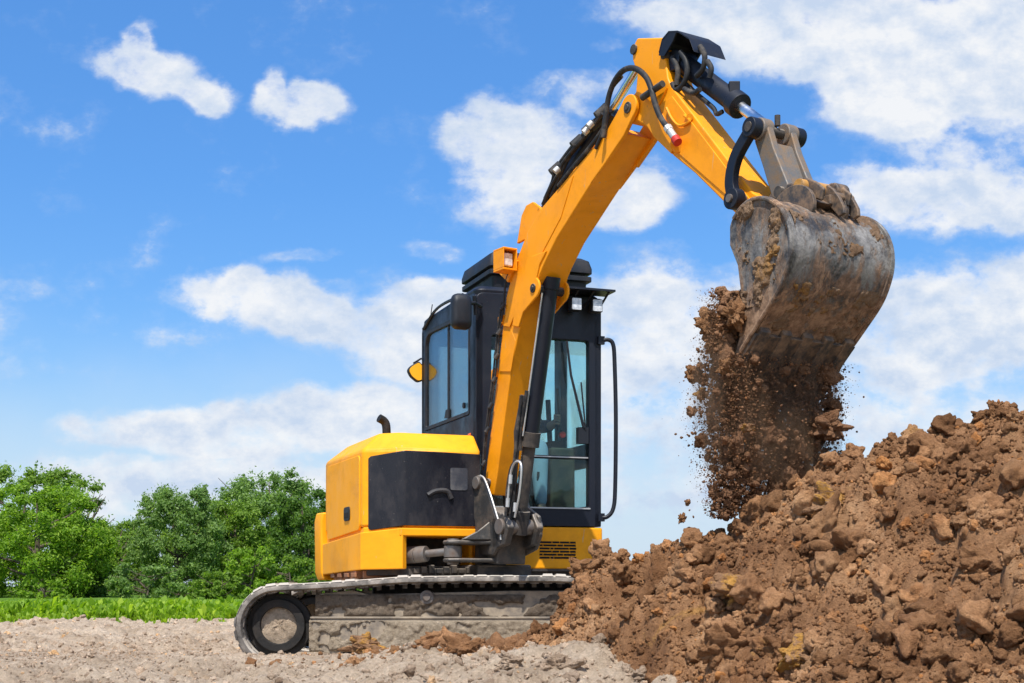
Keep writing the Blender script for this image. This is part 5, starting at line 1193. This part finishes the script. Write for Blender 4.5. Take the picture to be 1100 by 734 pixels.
T = [(150, 552, 62, 110, 'leaf_mid', 'tree filling the dip between the left trees and the grey green tree, farthest back', 31, 12000, dict(nclump=60)),
     (230, 532, 63, 90, 'leaf_dark', 'dark tree seen between the grey green tree and the tallest tree', 32, 12000, dict(nclump=60)),
     (38, 513, 50, 165, 'leaf_bright', 'broad bright green tree at the left edge of the photo', 1, 26000, dict(nclump=80)),
     (28, 490, 56, 150, 'leaf_mid', 'taller airy tree with a thin top behind the broad bright green tree', 2, 12000, dict(nclump=60, sparse=.25, leaf=.2)),
     (88, 500, 60, 80, 'leaf_mid', 'loose open crowned tree showing sky, right of the leftmost trees', 3, 5000, dict(nclump=40, sparse=.4, leaf=.2)),
     (125, 556, 57, 80, 'leaf_mid', 'low rounded tree in the dip of the tree line', 4, 12000, dict(nclump=50)),
     (192, 513, 54, 105, 'leaf_grey', 'grey green willow like tree standing alone left of centre in the tree line', 5, 22000, dict(nclump=75, droop=.6, leaf=.16)),
     (250, 530, 57, 95, 'leaf_mid', 'mid green tree between the grey green tree and the tallest tree', 6, 18000, dict(nclump=60)),
     (290, 497, 60, 130, 'leaf_grey', 'tallest domed tree just left of the excavator', 7, 24000, dict(nclump=85, leaf=.18)),
     (330, 520, 52, 95, 'leaf_dark', 'dark green tree partly behind the rear of the excavator', 8, 20000, dict(nclump=60)),
     (400, 530, 56, 120, 'leaf_mid', 'tree hidden mostly behind the engine hood', 9, 10000, dict(nclump=50)),
     (-150, 508, 55, 130, 'leaf_grey', 'tree two crowns beyond the left edge of the photo', 21, 9000, dict(nclump=50)),
     (-250, 520, 57, 140, 'leaf_mid', 'tree three crowns beyond the left edge of the photo', 22, 9000, dict(nclump=50)),
     (-360, 505, 56, 150, 'leaf_bright', 'outermost tree far beyond the left edge of the photo', 23, 9000, dict(nclump=50)),
     (-60, 515, 54, 120, 'leaf_mid', 'tree just beyond the left edge of the photo', 10, 10000, dict(nclump=50)),
     (268, 585, 47, 66, 'leaf_bright', 'bright green bush in front of the tallest tree', 11, 8000, dict(nclump=34, low=.02, trunk=.06)),
     (235, 612, 46, 62, 'leaf_mid', 'low round bush at the foot of the tree line near the track', 12, 7000, dict(nclump=28, low=.0, trunk=.05)),
     (156, 600, 49, 80, 'leaf_grey', 'pale shrub right of the dark gap in the tree line', 13, 7000, dict(nclump=34, low=.0, trunk=.05)),
     (48, 622, 46, 60, 'leaf_bright', 'small bright bush in front of the broad left tree', 14, 5000, dict(nclump=24, low=.0, trunk=.04)),
     (20, 600, 53, 130, 'leaf_dark', 'dark undergrowth bush at the foot of the left trees', 15, 9000, dict(nclump=40, low=.0, trunk=.05)),
     (90, 590, 51, 62, 'leaf_dark', 'dark bush at the right foot of the broad left tree', 16, 8000, dict(nclump=34, low=.0, trunk=.05)),
     (310, 595, 48, 100, 'leaf_mid', 'wide bush in front of the dark tree by the excavator', 17, 9000, dict(nclump=40, low=.0, trunk=.05)),
     (200, 622, 51, 70, 'leaf_dark', 'dark low bush under the grey green tree', 18, 6000, dict(nclump=28, low=.0, trunk=.05)),
     (130, 622, 56, 90, 'leaf_grey', 'low pale scrub in the gap right of the left trees', 19, 7000, dict(nclump=40, low=.0, trunk=.05)),
     (370, 610, 50, 120, 'leaf_mid', 'bush seen low behind the excavator tracks', 20, 6000, dict(nclump=40, low=.0, trunk=.05))]
for (u, v, D, wp, mat, lab, sd, n, kw) in T:
    bush = 'bush' in lab or 'shrub' in lab or 'scrub' in lab
    tree(u, v, D, wp, mat, lab, sd, n, base=-.08, name='bush' if bush else 'tree', cat='bush' if bush else 'tree', **kw)
# crop: upright leafy plants
rgs = np.random.default_rng(8)
def plants(n, y0, y1, h0, h1, seed, nb=7):
    y = y0+(y1-y0)*rgs.uniform(0, 1, n); x = rgs.uniform(-.50, .12, n)*y*1.05-.2; h = rgs.uniform(h0, h1, n)*(.75+1.3*(fbm(x*1.4, y*1.4, 4, 4)+.3))
    zb = -.04; k = np.repeat(np.arange(n), nb); N_ = len(k)
    a = rgs.uniform(0, 6.283, N_); lean = rgs.uniform(.15, .8, N_); L = h[k]*rgs.uniform(.35, .75, N_); wd = L*rgs.uniform(.2, .38, N_)
    bx_, by_ = x[k]+rgs.normal(0, .01, N_), y[k]+rgs.normal(0, .01, N_); z0 = zb+h[k]*rgs.uniform(.0, .45, N_)
    dx, dy = np.cos(a), np.sin(a); ox, oy = -dy, dx
    p0 = np.stack([bx_, by_, z0], 1); p1 = np.stack([bx_+dx*lean*L*.45, by_+dy*lean*L*.45, z0+L*.6], 1); p2 = np.stack([bx_+dx*lean*L, by_+dy*lean*L, z0+L*(.95-.45*lean)], 1)
    o = np.stack([ox, oy, np.zeros(N_)], 1)*wd[:, None]*.5
    V = np.stack([p0, p1+o, p2, p1-o], 1).reshape(-1, 3); return V, np.arange(4*N_).reshape(N_, 4)
parts = [plants(12000, 17.4, 24, .11, .21, 1, 9), plants(9000, 23, 34, .05, .10, 2, 8), plants(6000, 33, 46, .05, .10, 3, 6), plants(260, 15.8, 17.8, .06, .2, 4)]
tag(mesh_np('crop_plants', *merge(parts), 'crop', smooth=False), 'bright green leafy crop growing behind the bare soil', None, None, 'stuff')
